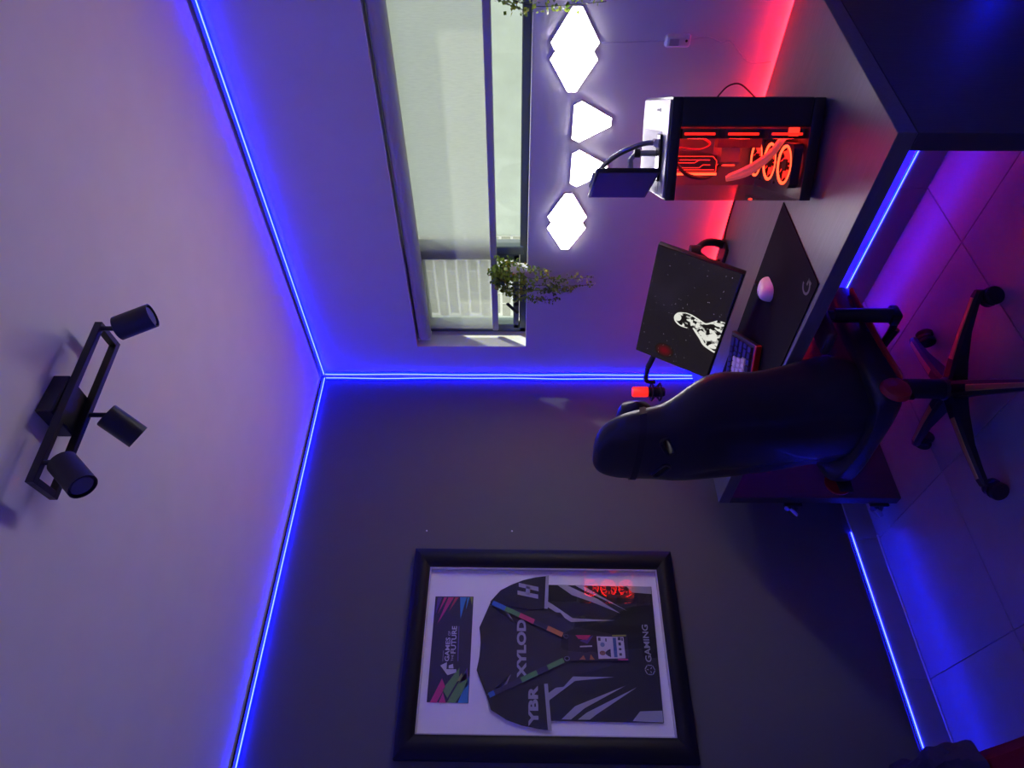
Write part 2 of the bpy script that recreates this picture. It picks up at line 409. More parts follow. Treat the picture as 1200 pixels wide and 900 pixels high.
# ================================================================== computer case
pc = thing('desktop_computer', 'black tower computer with glass front glowing red inside', 'computer', (-.632, -1.568, DZ), R(-61))
PW, PD, PH = .272, .40, .428
caseb = mat('case_black', (.010,.010,.011), .33)
red_in = emit('computer_red_light', PC_RED, 5); red_hot = emit('computer_red_light_bright', (1.0,.06,.02), 6); red_side = emit('computer_fan_ring', PC_RED, 22); red_dim = emit('computer_red_light_dim', PC_RED, 2.2)
inner = mat('case_inside', (.22,.20,.20), .4)
for x in (.03, PW-.03):
    for y in (.05, PD-.05): MB().cyl((x, y, 0), (x, y, .014), .014, .016).build('foot', black_m, pc)
MB().box((PW/2, PD/2, .029), (PW, PD, .032), bevel=.004, seg=2).build('base_plate', caseb, pc)
MB().box((PW/2, PD/2, PH-.0165), (PW, PD, .029), bevel=.003, seg=2).build('top_frame', caseb, pc)
tp = MB().box((PW/2, PD/2, PH+.0005), (PW-.012, PD-.012, .005), bevel=.002).build('top_panel', alu, pc, False)
MB().box((PW*.36, PD*.56, PH+.0032), (PW*.62, PD*.70, .0012)).build('mesh_filter', mat('light_mesh', (.16,.16,.18), .6, 0, bump=(900,.5)), tp, False)
for i in range(3): MB().box((PW-.03-.004, .13+i*.02, PH+.0036), (.006 if i else .010, .010, .0012), bevel=.0004).build('port', black_m, tp, False)
bx = .196   # the second chamber behind the divider wall
MB().box(((bx+PW)/2, PD/2, PH/2+.007), (PW-bx, PD, PH-.075), bevel=.003).build('side_chamber', caseb, pc, False)
MB().box((bx/2, PD-.004, PH/2+.007), (bx-.002, .008, PH-.078)).build('rear_wall', inner, pc, False)
MB().box((bx-.003, .22, PH/2+.02), (.004, .30, .30)).build('motherboard', mat('circuit_board', (.09,.08,.08), .35, bump=(60,.6)), pc, False)
pg = glass('case_glass', (.86,.84,.84), ior=1.42)
MB().box((bx/2+.001, .0015, PH/2+.007), (bx-.004, .003, PH-.080)).build('front_glass', pg, pc, False)
MB().box((.0015, PD/2, PH/2+.007), (.003, PD-.012, PH-.080)).build('side_glass', pg, pc, False)
# fans
def fan(M, lit, name='fan', r=.056, glow=3.0):
    root = bpy.data.objects.new(name, None)
    b = MB(); f = .060; n = 28
    outer = []
    for k_ in range(n):
        a = 2*math.pi*k_/n; c_, s_ = math.cos(a), math.sin(a); q = f/max(abs(c_), abs(s_)); q = min(q, f*1.28); outer.append((q*c_, q*s_))
    inn = [(r*math.cos(2*math.pi*k_/n), r*math.sin(2*math.pi*k_/n)) for k_ in range(n)]
    b.loft([[Vector((*p, -.0125)) for p in inn], [Vector((*p, -.0125)) for p in outer], [Vector((*p, .0125)) for p in outer], [Vector((*p, .0125)) for p in inn], [Vector((*p, -.0125)) for p in inn]], True, False)
    fr = b.build(name, black, pc); fr.matrix_basis = M
    b = MB(); b.loft([[Vector((rad*math.cos(2*math.pi*k_/n), rad*math.sin(2*math.pi*k_/n), z)) for k_ in range(n)] for rad, z in ((r-.001,.0128), (r-.008,.0135), (r-.009,.009), (r-.001,.009), (r-.001,.0128))], True, False)
    b.build('light_ring', lit, fr)
    b = MB()
    for i in range(9):
        a = 2*math.pi*i/9; P = []
        for t in (0, 1):
            for q in range(4):
                rad = .016+(r-.026)*q/3; aa = a+.35*q/3+t*.42
                P.append((rad*math.cos(aa), rad*math.sin(aa), -.006+.014*t))
        vs = [b.bm.verts.new(p) for p in P]
        for q in range(3): b.bm.faces.new((vs[q], vs[q+1], vs[q+5], vs[q+4]))
    b.build('blades', mat('fan_blade_%d' % int(glow*10), (.8,.10,.06), .35, emis=PC_RED, es=glow), fr)
    MB().cyl((0,0,-.010), (0,0,.0132), .017, n=20).build('hub', black, fr)
    return fr
for z in (.110, .230, .350):      # upright on the divider, facing the side glass
    fan(Matrix.Translation((bx-.018, .075, z-.008)) @ Matrix.Rotation(R(-90), 4, 'Y'), red_side, 'side_fan', glow=11.0)
for y in (.075, .197, .319):      # lying on the base
    fan(Matrix.Translation((.092, y, .062)), red_hot, 'bottom_fan')
for z in (.102, .222, .342):
    MB().box((bx-.018, .010, z), (.007, .003, .085), bevel=.001).build('light_bar', red_dim, pc, False)
g = MB().box((.088, .245, .315), (.050, .20, .135), bevel=.003).build('graphics_card', mat('card_black', (.015,.014,.014), .3), pc, False)
b = MB(); y_ = .1435
def ln(p, q_, w=.0016):
    p, q_ = Vector((p[0], y_, p[1])), Vector((q_[0], y_, q_[1])); b.tube([p, q_], w*.5, 4)
gx0, gx1, gz0, gz1 = .066, .110, .250, .380
for L_ in ([(gx0,gz1), (gx0,gz0), (gx1-.012,gz0), (gx1,gz0+.012), (gx1,gz1)], [(gx0+.012,gz1-.01), (gx0+.012,gz0+.05), (gx0+.020,gz0+.04), (gx0+.020,gz0+.018)],
          [(gx0+.026,gz1-.008), (gx0+.026,gz0+.065), (gx0+.034,gz0+.052), (gx0+.034,gz0+.02)], [(gx1-.010,gz1-.02), (gx1-.010,gz0+.04)], [(gx0+.006,gz1-.004),(gx0+.006,gz0+.005)]):
    for p, q_ in zip(L_[:-1], L_[1:]): ln(p, q_)
b.build('light_traces', red_in, g)
b = MB(); b.box((.060, .142, .315), (.006, .004, .135)); b.build('light_edge', red_hot, g, False)
hose = mat('sleeved_cable', (.90,.55,.38), .45, bump=(300,.4), emis=(1.0,.12,.05), es=.35)  # red light falling on the cables is put in as a faint emission
for i, dx in enumerate((0, .016)):
    P = catmull([(.056+dx*.3, .045, .246-dx*.4), (.072+dx, .035, .190-dx*.3), (.112+dx, .030, .140-dx*.5), (.150+dx, .032, .112-dx*.5), (.176+dx*.4, .036, .096-dx*1.6)])
    MB().tube(P, .0085, 10).build('sleeved_cable', hose, pc)
for i in range(3): MB().box((.160, .14+i*.012, .190), (.05, .006, .13), bevel=.001).build('memory_stick', mat('memory', (.05,.02,.02), .3), pc, False)
b = MB(); b.box((.12, .20, .205), (.07, .07, .07), bevel=.008); cp = b.build('cooler_block', inner, pc)
MB().cyl((.083, .20, .205), (.080, .20, .205), .026, n=24).build('light_ring', red_in, cp)
MB().tube(catmull([(.09,.19,.22), (.05,.15,.27), (.06,.12,.34), (.10,.10,.385)]), .006, 8).build('coolant_tube', black, pc)
MB().tube(catmull([(.14,.05,.386), (.135,.045,.33), (.15,.05,.30), (.17,.06,.33)]), .003, 6).build('wire', mat('red_wire', (.4,.05,.04), .5), pc)
MB().box((bx-.012, .012, .084), (.022, .006, .03), bevel=.002).build('indicator', red_in, pc, False)
MB().box((.10, .20, PH-.034), (.14, .30, .004)).build('red_fill_panel', emit('computer_red_wash', PC_RED, 16), pc, False)  # red emitter added under the case top to brighten the inside

# small tablet on a jointed stand standing on the case
ts = thing('tablet_stand', 'chrome and black jointed arm standing on the computer case', 'stand', (-.632, -1.568, DZ+PH+.0045), R(-61))
MB().box((.110, .085, .004), (.13, .05, .007), bevel=.003).build('base', black_g, ts)
b = MB(); P = catmull([(.150,.085,.010), (.148,.087,.05), (.120,.100,.115), (.085,.125,.155), (.062,.150,.165)]); b.tube(P, .0075, 10); b.build('arm', mat('dark_chrome', (.25,.25,.28), .25, .8), ts)
for p, q_ in (((.150,.072,.012), (.150,.100,.012)), ((.062,.138,.165), (.062,.164,.165))): MB().cyl(p, q_, .012).build('joint', chrome, ts)
MB().tube([(.062,.150,.165), (.045,.152,.128), (.032,.152,.11)], .0065, 10).build('link', chrome, ts)
b = MB(); b.tube([(.118,.16,.0), (.118,.16,.055), (.100,.16,.072), (.075,.16,.070)], .009, 8); b.build('hook', alu, ts)
b = MB(); b.cyl((.118,.16,.045), (.118,.16,.062), .013); b.build('hook_collar', black, ts)
# tablet panel runs away from the camera, its screen towards the chair
tab = thing('tablet', 'small dark tablet screen held upright above the computer case', 'tablet', (-.588, -1.640, 1.182), R(54))
b = MB(); b.box((.115, 0, .09), (.23, .012, .18), bevel=.004, seg=2); b.build('housing', black, tab)
MB().box((.115, .0064, .09), (.214, .001, .164)).build('screen', mat('dark_screen', (.10,.085,.12), .55), tab, False)
MB().box((.115, -.010, .178), (.10, .014, .012), bevel=.003).build('webcam_bar', alu, tab)

# ================================================================== monitor
mw, mh = .566, .318
mon = thing('monitor', 'thin black monitor tilted back showing a pale bust among stars', 'monitor', (-.505, -.893, .806))
tl_ = math.atan2(.155, .273)
ax_u = Vector((0, -1, 0)); ax_v = Vector((math.sin(tl_), 0, math.cos(tl_))); ax_n = ax_u.cross(ax_v)   # towards the chair
if ax_n.x > 0: ax_n = -ax_n
MM = frame(ax_u, ax_v, ax_n, Vector((0,0,0)))
def rbox(b, c, d, bevel=0, seg=1): b.box(MM @ Vector(c), d, MM.to_3x3(), bevel, seg); return b
rbox(MB(), (0, mh/2, -.012), (mw, mh, .022), .005, 2).build('housing', black, mon)
rbox(MB(), (0, mh/2, -.035), (mw*.55, mh*.5, .030), .010, 2).build('rear_cover', black, mon)
rbox(MB(), (0, .0045, .0015), (mw, .009, .004), .001).build('bezel', black_g, mon, False)
# screen: dim grey glow with coat of glass
scr = mat('lit_screen', (.012,.011,.012), .16, emis=(.60,.46,.50), es=.020)
sc = rbox(MB(), (0, mh/2+.003, .0004), (mw-.008, mh-.012, .0015)).build('screen', scr, mon, False)
# the picture on it: pale bust, cut off by the lower edge
bust_m = bpy.data.materials.new('screen_bust'); bust_m.use_nodes = True; nt = bust_m.node_tree; nt.nodes.clear()
o_ = nt.nodes.new('ShaderNodeOutputMaterial'); e_ = nt.nodes.new('ShaderNodeEmission'); n_ = nt.nodes.new('ShaderNodeTexNoise'); r_ = nt.nodes.new('ShaderNodeValToRGB'); tc = nt.nodes.new('ShaderNodeTexCoord')
n_.inputs['Scale'].default_value = 26; n_.inputs['Detail'].default_value = 3; n_.inputs['Distortion'].default_value = 1.6
r_.color_ramp.elements[0].position = .47; r_.color_ramp.elements[0].color = (.012,.010,.011,1); r_.color_ramp.elements[1].position = .55; r_.color_ramp.elements[1].color = (.85,.85,.78,1)
nt.links.new(tc.outputs['Object'], n_.inputs[0]); nt.links.new(n_.outputs['Fac'], r_.inputs[0]); nt.links.new(r_.outputs[0], e_.inputs[0]); nt.links.new(e_.outputs[0], o_.inputs[0])
e_.inputs[1].default_value = .9
pale = emit('screen_white', (.86,.86,.78), .85)
def onscr(u, v, w=.0013): return MM @ Vector((-mw/2+u*mw, v*mh, w))
# bust outline in screen fractions (u from left, v up)
bust = [(.279,.03),(.292,.076),(.318,.185),(.369,.243),(.415,.33),(.429,.365),(.405,.42),(.405,.47),(.414,.535),(.435,.590),(.463,.612),(.497,.600),(.523,.555),(.537,.49),(.537,.418),(.525,.35),(.508,.27),(.505,.223),(.535,.17),(.562,.135),(.573,.08),(.574,.03)]
def lp(P, f=3): return [(p.x, p.y) for p in catmull([(x, y, 0) for x, y in P], f)]
BO = lp(bust)
MB().prism(BO, lambda u, v, w: onscr(u, v, .0014+w), .0003).build('picture_bust', bust_m, sc, False)
b = MB()
def stroke(P, w0, w1):
    Q = catmull([(x*mw, y*mh, 0) for x, y in P], 5); n = len(Q)
    L_ = []; Rr = []
    for i, p in enumerate(Q):
        t = (Q[min(i+1,n-1)]-Q[max(i-1,0)]).normalized(); nn = Vector((-t.y, t.x, 0)); ww = (w0+(w1-w0)*i/(n-1))*.5*(.4+.6*math.sin(math.pi*min(1,max(.08,i/(n-1)*.9+.06))))
        L_.append(p+nn*ww); Rr.append(p-nn*ww)
    vs = [b.bm.verts.new(MM @ Vector((-mw/2+p.x, p.y, .0021))) for p in L_+Rr[::-1]]
    b.bm.faces.new(vs)
stroke([(.408,.43),(.408,.52),(.432,.585),(.470,.605),(.51,.575),(.532,.50)], .008, .008)
stroke([(.445,.59),(.470,.57),(.500,.575)], .030, .024)
stroke([(.534,.50),(.533,.42),(.520,.34),(.505,.26),(.508,.22),(.54,.16),(.566,.12)], .007, .008)
stroke([(.428,.36),(.40,.31),(.36,.24),(.318,.18),(.292,.08),(.282,.03)], .014, .012)
stroke([(.440,.33),(.475,.32),(.49,.30)], .014, .012); stroke([(.54,.14),(.535,.10),(.55,.03)], .020, .016)
stroke([(.42,.28),(.40,.22),(.36,.19)], .026, .018); stroke([(.47,.17),(.455,.12),(.44,.08)], .014, .010); stroke([(.50,.12),(.49,.07),(.495,.03)], .010, .008)
b.build('picture_highlights', pale, sc, False)
b = MB(); random.seed(7)
for i in range(70):
    u, v, s_ = random.uniform(.02,.98), random.uniform(.04,.98), random.choice((.0006,.0008,.0010,.0022 if i < 8 else .0007))
    p = onscr(u, v, .0014); b.quad([p+ax_u*s_, p+ax_v*s_, p-ax_u*s_, p-ax_v*s_])
tag(b.build('picture_stars', emit('screen_star', (.9,.88,.9), 1.3), sc, False, recalc=False), kind='stuff')
# soft red patch on the screen, fading outwards
nb = bpy.data.materials.new('red_patch_fade'); nb.use_nodes = True; nt = nb.node_tree; nt.nodes.clear()
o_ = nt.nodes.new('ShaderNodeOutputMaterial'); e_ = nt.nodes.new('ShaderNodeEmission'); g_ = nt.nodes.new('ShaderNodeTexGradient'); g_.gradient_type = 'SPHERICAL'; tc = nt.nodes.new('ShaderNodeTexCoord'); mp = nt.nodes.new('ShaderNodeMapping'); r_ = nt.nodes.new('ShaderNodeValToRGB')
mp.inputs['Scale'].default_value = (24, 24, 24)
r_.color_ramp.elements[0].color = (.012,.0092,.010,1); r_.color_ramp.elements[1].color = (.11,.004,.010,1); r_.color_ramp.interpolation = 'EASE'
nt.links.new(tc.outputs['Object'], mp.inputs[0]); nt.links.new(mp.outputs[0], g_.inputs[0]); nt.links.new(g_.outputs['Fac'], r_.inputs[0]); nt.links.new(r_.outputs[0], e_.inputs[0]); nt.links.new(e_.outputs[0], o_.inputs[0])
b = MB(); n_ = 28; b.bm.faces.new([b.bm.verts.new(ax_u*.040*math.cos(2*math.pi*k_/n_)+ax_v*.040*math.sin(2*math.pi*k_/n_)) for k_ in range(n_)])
red_patch = b.build('screen_red_patch', nb, sc, False); red_patch.location = onscr(.115, .63, .00135)
# arm on the desk's back edge
ma = thing('desk_monitor_stand', 'black jointed monitor stand clamped at the back of the desk', 'monitor stand', (-.105, -.925, DZ))
MB().box((0, 0, .007), (.075, .10, .013), bevel=.004).build('base_clamp', black, ma)
b = MB(); b.tube(catmull([(.012,-.035,.010), (.010,-.05,.05), (-.02,-.07,.10), (-.07,-.075,.145)]), .018, 10, flat=.7); b.build('lower_link', black, ma)
b = MB(); b.tube(catmull([(-.002,.04,.010), (-.02,.03,.05), (-.05,-.03,.11), (-.07,-.075,.145)]), .013, 10, flat=.7); b.build('brace', black, ma)
MB().cyl((-.07,-.075,.128), (-.07,-.075,.165), .022).build('joint', black, ma)
b = MB(); b.tube(catmull([(-.07,-.075,.147), (-.11,-.03,.165), (-.17,.015,.185), (-.222,.032,.195)]), .017, 10); b.build('upper_link', black, ma)
b = MB(); b.box((-.232, .032, .198), (.014, .10, .10), Matrix.Rotation(tl_, 3, 'Y'), bevel=.004); b.build('mount_plate', black, ma)

# ================================================================== things on the desk
pad_m = mat('mouse_pad_cloth', (.014,.014,.018), .9, bump=(400,.1), spec=.04)
pad = thing('desk_mat', 'large black cloth desk mat with a grey emblem at its corner', 'desk mat', (-.657, -.988, DZ), R(1.5))
MB().box((0,0,.0022), (.385, .90, .0036), bevel=.0012).build('mat', pad_m, pad, False)
# emblem: round letter G with a notch
b = MB(); n = 26; gm = mat('grey_print_dark', (.07,.07,.08), .6)
def arc(b, c, ra, rb, a0, a1, z, n=22):
    V = []
    for i in range(n+1):
        a = R(a0+(a1-a0)*i/n); V.append((b.bm.verts.new((c[0]+ra*math.cos(a), c[1]+ra*math.sin(a), z)), b.bm.verts.new((c[0]+rb*math.cos(a), c[1]+rb*math.sin(a), z))))
    for (a, e), (f, h) in zip(V[:-1], V[1:]): b.bm.faces.new((a, e, h, f))
# letter upright seen from the chair: up = +x, right = -y
ec = (-.140, -.395)
arc(b, ec, .027, .019, 10, 270, .0042)
b.quad([(ec[0]+.004, ec[1]-.027, .0042), (ec[0]+.004, ec[1]-.004, .0042), (ec[0]-.004, ec[1]-.004, .0042), (ec[0]-.004, ec[1]-.027, .0042)])
b.quad([(ec[0]+.004, ec[1]-.027, .0042), (ec[0]-.020, ec[1]-.027, .0042), (ec[0]-.020, ec[1]-.019, .0042), (ec[0]+.004, ec[1]-.019, .0042)])
b.build('emblem', gm, pad, False)
mouse = thing('computer_mouse', 'white wireless mouse resting on the desk mat', 'mouse', (-.580, -1.178, DZ+.0042), R(8))
def shell(L_, Wd, Hh, n=14, mm=20):
    b = MB(); rings = []
    for i in range(n+1):
        t = -1+2*i/n; x = L_/2*math.sin(t*math.pi/2)
        q = max(.02, (1-abs(x/(L_/2))**2.6))**.5
        w = Wd/2*q*(1-.10*math.cos(x/(L_/2)*2.2)); h = Hh*q*(1-.22*(x/(L_/2))-.1)
        rings.append([Vector((x, w*math.copysign(abs(math.cos(a))**.75, math.cos(a)), max(0, h*math.sin(a)) if math.sin(a) > 0 else 0)) for a in [2*math.pi*k_/mm for k_ in range(mm)]])
    b.loft(rings, True, True); return b
shell(.096, .070, .040).build('shell', mat('white_mouse', (.80,.78,.80), .32), mouse)
MB().cyl((.032,-.004,.028), (.032,.004,.028), .011, n=18).build('scroll_wheel', black_m, mouse)
b = MB(); arc(b, (-.022, 0), .007, .0045, 20, 290, .0425); b.build('emblem', black_m, mouse, False)
# keyboard turned towards the chair
kb = thing('keyboard', 'compact dark keyboard with pale centre keys and a red front edge', 'keyboard', (-.693, -.843, DZ+.0042), R(26))
KW, KD = .32, .150     # long side along local y, front at -x
rot = Matrix.Rotation(R(-16), 3, 'Y')
b = MB(); b.box((0,0,.034), (KD, KW, .018), rot, bevel=.004, seg=2); b.build('case', mat('keyboard_case', (.02,.02,.03), .35), kb)
b = MB(); b.box(rot @ Vector((-KD/2-.005, 0, .002))+Vector((0,0,.034)), (.010, KW, .024), rot, bevel=.002); b.build('front_edge', mat('red_plastic', (.55,.02,.015), .35), kb)
for s_ in (-1, 1): MB().box((KD/2-.02, s_*KW*.4, .018), (.010, .02, .036), bevel=.002).build('foot', black_m, kb)
kd = mat('dark_keycap', (.03,.03,.07), .4); kl = mat('pale_keycap', (.72,.66,.72), .4); src = {}
for row in range(5):
    x = KD/2-.024-row*.0255; ncol = 15; y = -KW/2+.013
    ws = [1]*13+[2] if row == 0 else [1.5]+[1]*12+[1.5] if row == 1 else [1.75]+[1]*11+[2.25] if row == 2 else [2.25]+[1]*10+[1.75,1] if row == 3 else [1.25,1.25,1.25,6.25,1.25,1.25,1.25,1.25]
    unit = (KW-.022)/15; y = KW/2-.011
    for j, w_ in enumerate(ws):
        light = row in (1,2,3) and 2 <= j <= 10 and w_ == 1
        key = (w_, light)
        if key not in src:
            bb = MB(); a_, c_ = unit*w_-.002, .0225
            bb.loft([[Vector((sx*c_*q/2, sy*a_*.5*(1-(1-q)*.6/max(w_,1)), z)) for sx, sy in ((-1,-1),(1,-1),(1,1),(-1,1))] for q, z in ((1,0),(.95,.003),(.74,.008))], True, True)
            src[key] = o = bb.build('keycap', kl if light else kd, kb, False)
        else: o = share(src[key], 'keycap', kb)
        yy = y-unit*w_/2; y -= unit*w_
        p = rot @ Vector((x, yy, .0085)); o.location = (p.x, p.y, p.z+.034); o.rotation_euler = rot.to_euler()
# microphone on a boom arm
mic = thing('microphone', 'microphone with glowing red top in a black shock mount', 'microphone', (-.305, -.268, .895), R(20))
b = MB(); b.lathe([(.001,.078), (.022,.078), (.024,.082), (.024,.142), (.021,.149), (.001,.150)]); b.build('grille', mat('red_mic_glow', (.5,.02,.02), .5, emis=(1.0,.02,.012), es=1.3), mic)
b = MB(); b.lathe([(.001,.0), (.020,.001), (.0235,.008), (.0235,.078), (.001,.078)]); b.build('body', black, mic)
b = MB()
for z in (.022, .060): b.tube([(.040*math.cos(a), .040*math.sin(a), z) for a in [2*math.pi*i/24 for i in range(25)]], .004, 6)
for i in range(8):
    a = 2*math.pi*i/8; b.tube([(.040*math.cos(a), .040*math.sin(a), .022), (.024*math.cos(a+.4), .024*math.sin(a+.4), .042), (.040*math.cos(a), .040*math.sin(a), .060)], .0018, 5)
b.build('shock_mount', black_m, mic)
MB().cyl((.024,0,.045), (.0255,0,.045), .004).build('knob', chrome, mic)
ba = thing('boom_arm', 'black microphone boom arm reaching from behind the monitor', 'boom arm', (-.10, -.46, DZ))
MB().box((0,0,.012), (.06,.06,.024), bevel=.004).build('clamp', black, ba)
MB().cyl((0,0,.02), (0,0,.10), .014).build('post', black, ba)
MB().tube([(0,0,.09), (-.10,-.02,.20), (-.16,.07,.245)], .013, 8).build('lower_bar', black, ba)
MB().tube(catmull([(-.16,.07,.245), (-.185,.12,.25), (-.192,.132,.235), (-.190,.134,.208)]), .011, 8).build('upper_bar', black, ba)
# cables
cab = mat('black_cable', (.012,.012,.013), .5)
tag(MB().tube(catmull([(-.17,-1.335,.745), (-.062,-1.26,.7445), (-.052,-1.13,.7445), (-.055,-1.03,.7445), (-.075,-.96,.7445)]), .0035, 6).build('monitor_cable', cab), 'black cable lying on the desk between computer and monitor arm', 'cable')
tag(MB().tube(catmull([(-.13,-1.47,.90), (-.04,-1.53,.905), (-.018,-1.565,.885), (-.018,-1.588,.860), (-.018,-1.588,.828), (-.020,-1.555,.782), (-.045,-1.53,.748)]), .003, 6).build('computer_cable', cab), 'black cable looping behind the computer down to the desk', 'cable')

tag(MB().tube(catmull([(-.90,-.020,.004), (-1.05,-.017,.004), (-1.2,-.021,.004), (-1.45,-.018,.004), (-1.7,-.022,.004), (-2.1,-.018,.004)]), .0035, 6).build('floor_cable', cab_w), 'thin pale cable running along the foot of the skirting below the frame', 'cable')

# ================================================================== gaming chair
TH_C = R(4)
ch = thing('gaming_chair', 'black racing style gaming chair with red accents pushed under the desk', 'chair', (-.804, -.929, 0), TH_C)
base = MB(); base.lathe([(.001,.062), (.045,.064), (.050,.075), (.046,.115), (.036,.135), (.001,.136)], n=24)
hub = base.build('hub', black, ch)
for i in range(5):
    a = R(-54+72*i)-TH_C; c_, s_ = math.cos(a), math.sin(a); d = Vector((c_, s_, 0)); e = Vector((-s_, c_, 0))
    rings = []
    for r_, w_, zt, zb in ((.030,.030,.128,.070), (.10,.027,.122,.078), (.20,.023,.108,.082), (.285,.019,.092,.072), (.318,.018,.086,.066), (.335,.014,.080,.066)):
        rings.append([d*r_+e*(w_*1.0)+Vector((0,0,zb)), d*r_+e*(w_*.9)+Vector((0,0,zt-.007)), d*r_+e*(w_*.5)+Vector((0,0,zt)), d*r_-e*(w_*.5)+Vector((0,0,zt)), d*r_-e*(w_*.9)+Vector((0,0,zt-.007)), d*r_-e*w_+Vector((0,0,zb))])
    b = MB(); b.loft(rings); lg = b.build('leg', black, ch, ang=30)
    b = MB(); b.loft([[d*r_+e*w_*.45+Vector((0,0,z)), d*r_+e*w_*.3+Vector((0,0,z+.0022)), d*r_-e*w_*.3+Vector((0,0,z+.0022)), d*r_-e*w_*.45+Vector((0,0,z))] for r_, w_, z in ((.105,.026,.1215), (.20,.022,.108), (.285,.018,.092), (.312,.017,.087))])
    b.build('leg_inlay', gold, lg, ang=20)
    cs = bpy.data.objects.new('caster', None)
    p = d*.330; sw = R(25+40*i); f = Vector((math.cos(a+sw), math.sin(a+sw), 0)); g_ = Vector((-f.y, f.x, 0)); q_ = p-f*.016
    b = MB(); b.cyl(p+Vector((0,0,.048)), p+Vector((0,0,.080)), .008, n=10)
    b.loft([[q_+g_*s__*.006+f*(.031*math.cos(t))+Vector((0,0,.031+.031*math.sin(t))) for t in [R(-10+200*k_/10) for k_ in range(11)]] for s__ in (-1, 1)], True, True)
    cst = b.build('caster', black, ch)
    for s__ in (-1, 1):
        M = frame(f, Vector((0,0,1)), g_*s__, q_+g_*s__*.008+Vector((0,0,.0302)))
        MB().lathe([(.006,0), (.028,0), (.030,.004), (.030,.014), (.027,.018), (.012,.019), (.001,.017)], M, 20).build('wheel', black_m, cst)
MB().tube([(0,0,.12), (0,0,.40)], [.026,.026], 16).build('gas_lift', black, ch)
b = MB(); b.lathe([(.034,.13), (.034,.26), (.030,.262), (.001,.262)], n=20); b.build('lift_cover', black_m, ch)
b = MB(); b.box((.0,0,.405), (.24,.16,.045), bevel=.012, seg=2); b.box((-.03,0,.42), (.30,.34,.02), bevel=.006); b.build('tilt_mechanism', black_m, ch)
MB().tube([(.02,-.06,.40), (.02,-.20,.39), (.02,-.255,.385)], [.006,.006,.010], 8).build('lever', black, ch)
# seat
rings = []
for x, w, lift in ((-.255,.205,.0), (-.22,.235,.02), (-.12,.255,.035), (.02,.265,.045), (.14,.262,.045), (.22,.25,.035), (.262,.235,.01), (.275,.21,-.02)):
    k_ = 1 if -.23 < x < .24 else .82
    zt = .505
    prof = [(-1,.44), (-1.0,.50+lift*.6), (-.93,zt+lift), (-.80,zt+lift), (-.66,zt+lift*.35-.005), (-.3,zt-.004), (0,zt), (.3,zt-.004), (.66,zt+lift*.35-.005), (.80,zt+lift), (.93,zt+lift), (1.0,.50+lift*.6), (1,.44), (.8,.425), (-.8,.425)]
    rings.append([Vector((x, w*t, .465+(z-.465)*k_)) for t, z in prof])
b = MB(); b.loft(rings); seat = b.build('seat', leather, ch, ang=60)
md = seat.modifiers.new('sub', 'SUBSURF'); md.levels = md.render_levels = 2
for s_ in (-1, 1):
    b = MB(); b.tube(catmull([(-.20,s_*.262,.455), (-.06,s_*.274,.475), (.10,s_*.276,.482), (.21,s_*.262,.470)]), [.004]+[.013]*17+[.004], 8, flat=.4)
    b.build('seat_trim', redleather, seat)
# armrests
for s_ in (-1, 1):
    b = MB(); y = s_*.305
    b.tube([(.03, y, .420), (.03, y, .60)], [.026,.025], 14, flat=.75); b.box((.03, y, .412), (.055, .045, .030), bevel=.008, seg=2)
    ar = b.build('armrest', black, ch)
    b = MB(); b.tube(catmull([(.03, y, .41), (.028, s_*.26, .395), (.02, s_*.17, .405), (.02, s_*.10, .42)]), .014, 10, flat=.7); b.build('support', black_m, ar)
    MB().cyl((.03, y, .60), (.03, y, .640), .017).build('post', black, ar)
    b = MB(); b.box((.02, y, .652), (.25, .090, .030), bevel=.012, seg=3); b.build('pad', leather, ar)
    MB().cyl((.058, y, .425), (.061, y, .425), .004, n=8).build('screw', chrome, ar)
    # recliner cover
    b = MB(); b.lathe([(.001,.022), (.022,.022), (.038,.015), (.044,.005), (.044,0), (.001,0)], frame(Vector((1,0,0)), Vector((0,0,1)), Vector((0,s_,0)), Vector((-.225, s_*.238, .475))), 24)
    rc = b.build('recliner_cover', redleather, ch)
    b = MB(); b.box((-.225, s_*.240, .455), (.07, .014, .05), bevel=.006, seg=2); b.build('hinge_plate', black_m, rc)
# backrest: closed sections stacked from the hinge to the head
levels = [(.425,.165,.02,.05), (.45,.20,.045,.075), (.53,.232,.11,.085), (.62,.250,.15,.09), (.70,.256,.118,.09), (.79,.252,.105,.085), (.88,.254,.085,.08), (.96,.264,.095,.08), (1.02,.260,.085,.08), (1.075,.232,.06,.078), (1.12,.192,.04,.078), (1.165,.178,.03,.078), (1.21,.172,.026,.076), (1.26,.160,.02,.07), (1.30,.137,.014,.062), (1.328,.102,.008,.05), (1.343,.055,.0,.03)]
def xc(z): s_ = (z-.43)/.92; return -.185-.085*s_-.018*math.sin(math.pi*s_)
def section(z, hw, wd, th, grow=0, nt=18):
    hw, wd = hw*.93, wd*.85
    pts = []
    for i in range(nt+1):      # rear side
        t = -1+2*i/nt; gr = .016*math.exp(-((abs(t)-.45)/.06)**2)*(1 if .48 < z < 1.02 else 0)
        pts.append(Vector((xc(z)+wd*abs(t)**2.4-(th/2+grow)*(1-.75*abs(t)**8)+gr, (hw+grow)*t, z)))
    for i in range(nt, -1, -1):
        t = -1+2*i/nt
        pts.append(Vector((xc(z)+wd*1.25*abs(t)**2.0+(th/2+grow)*(1-.75*abs(t)**8), (hw+grow)*t, z)))
    return pts
b = MB(); b.loft([section(*l) for l in levels]); bk = b.build('backrest', leather, ch, ang=70)
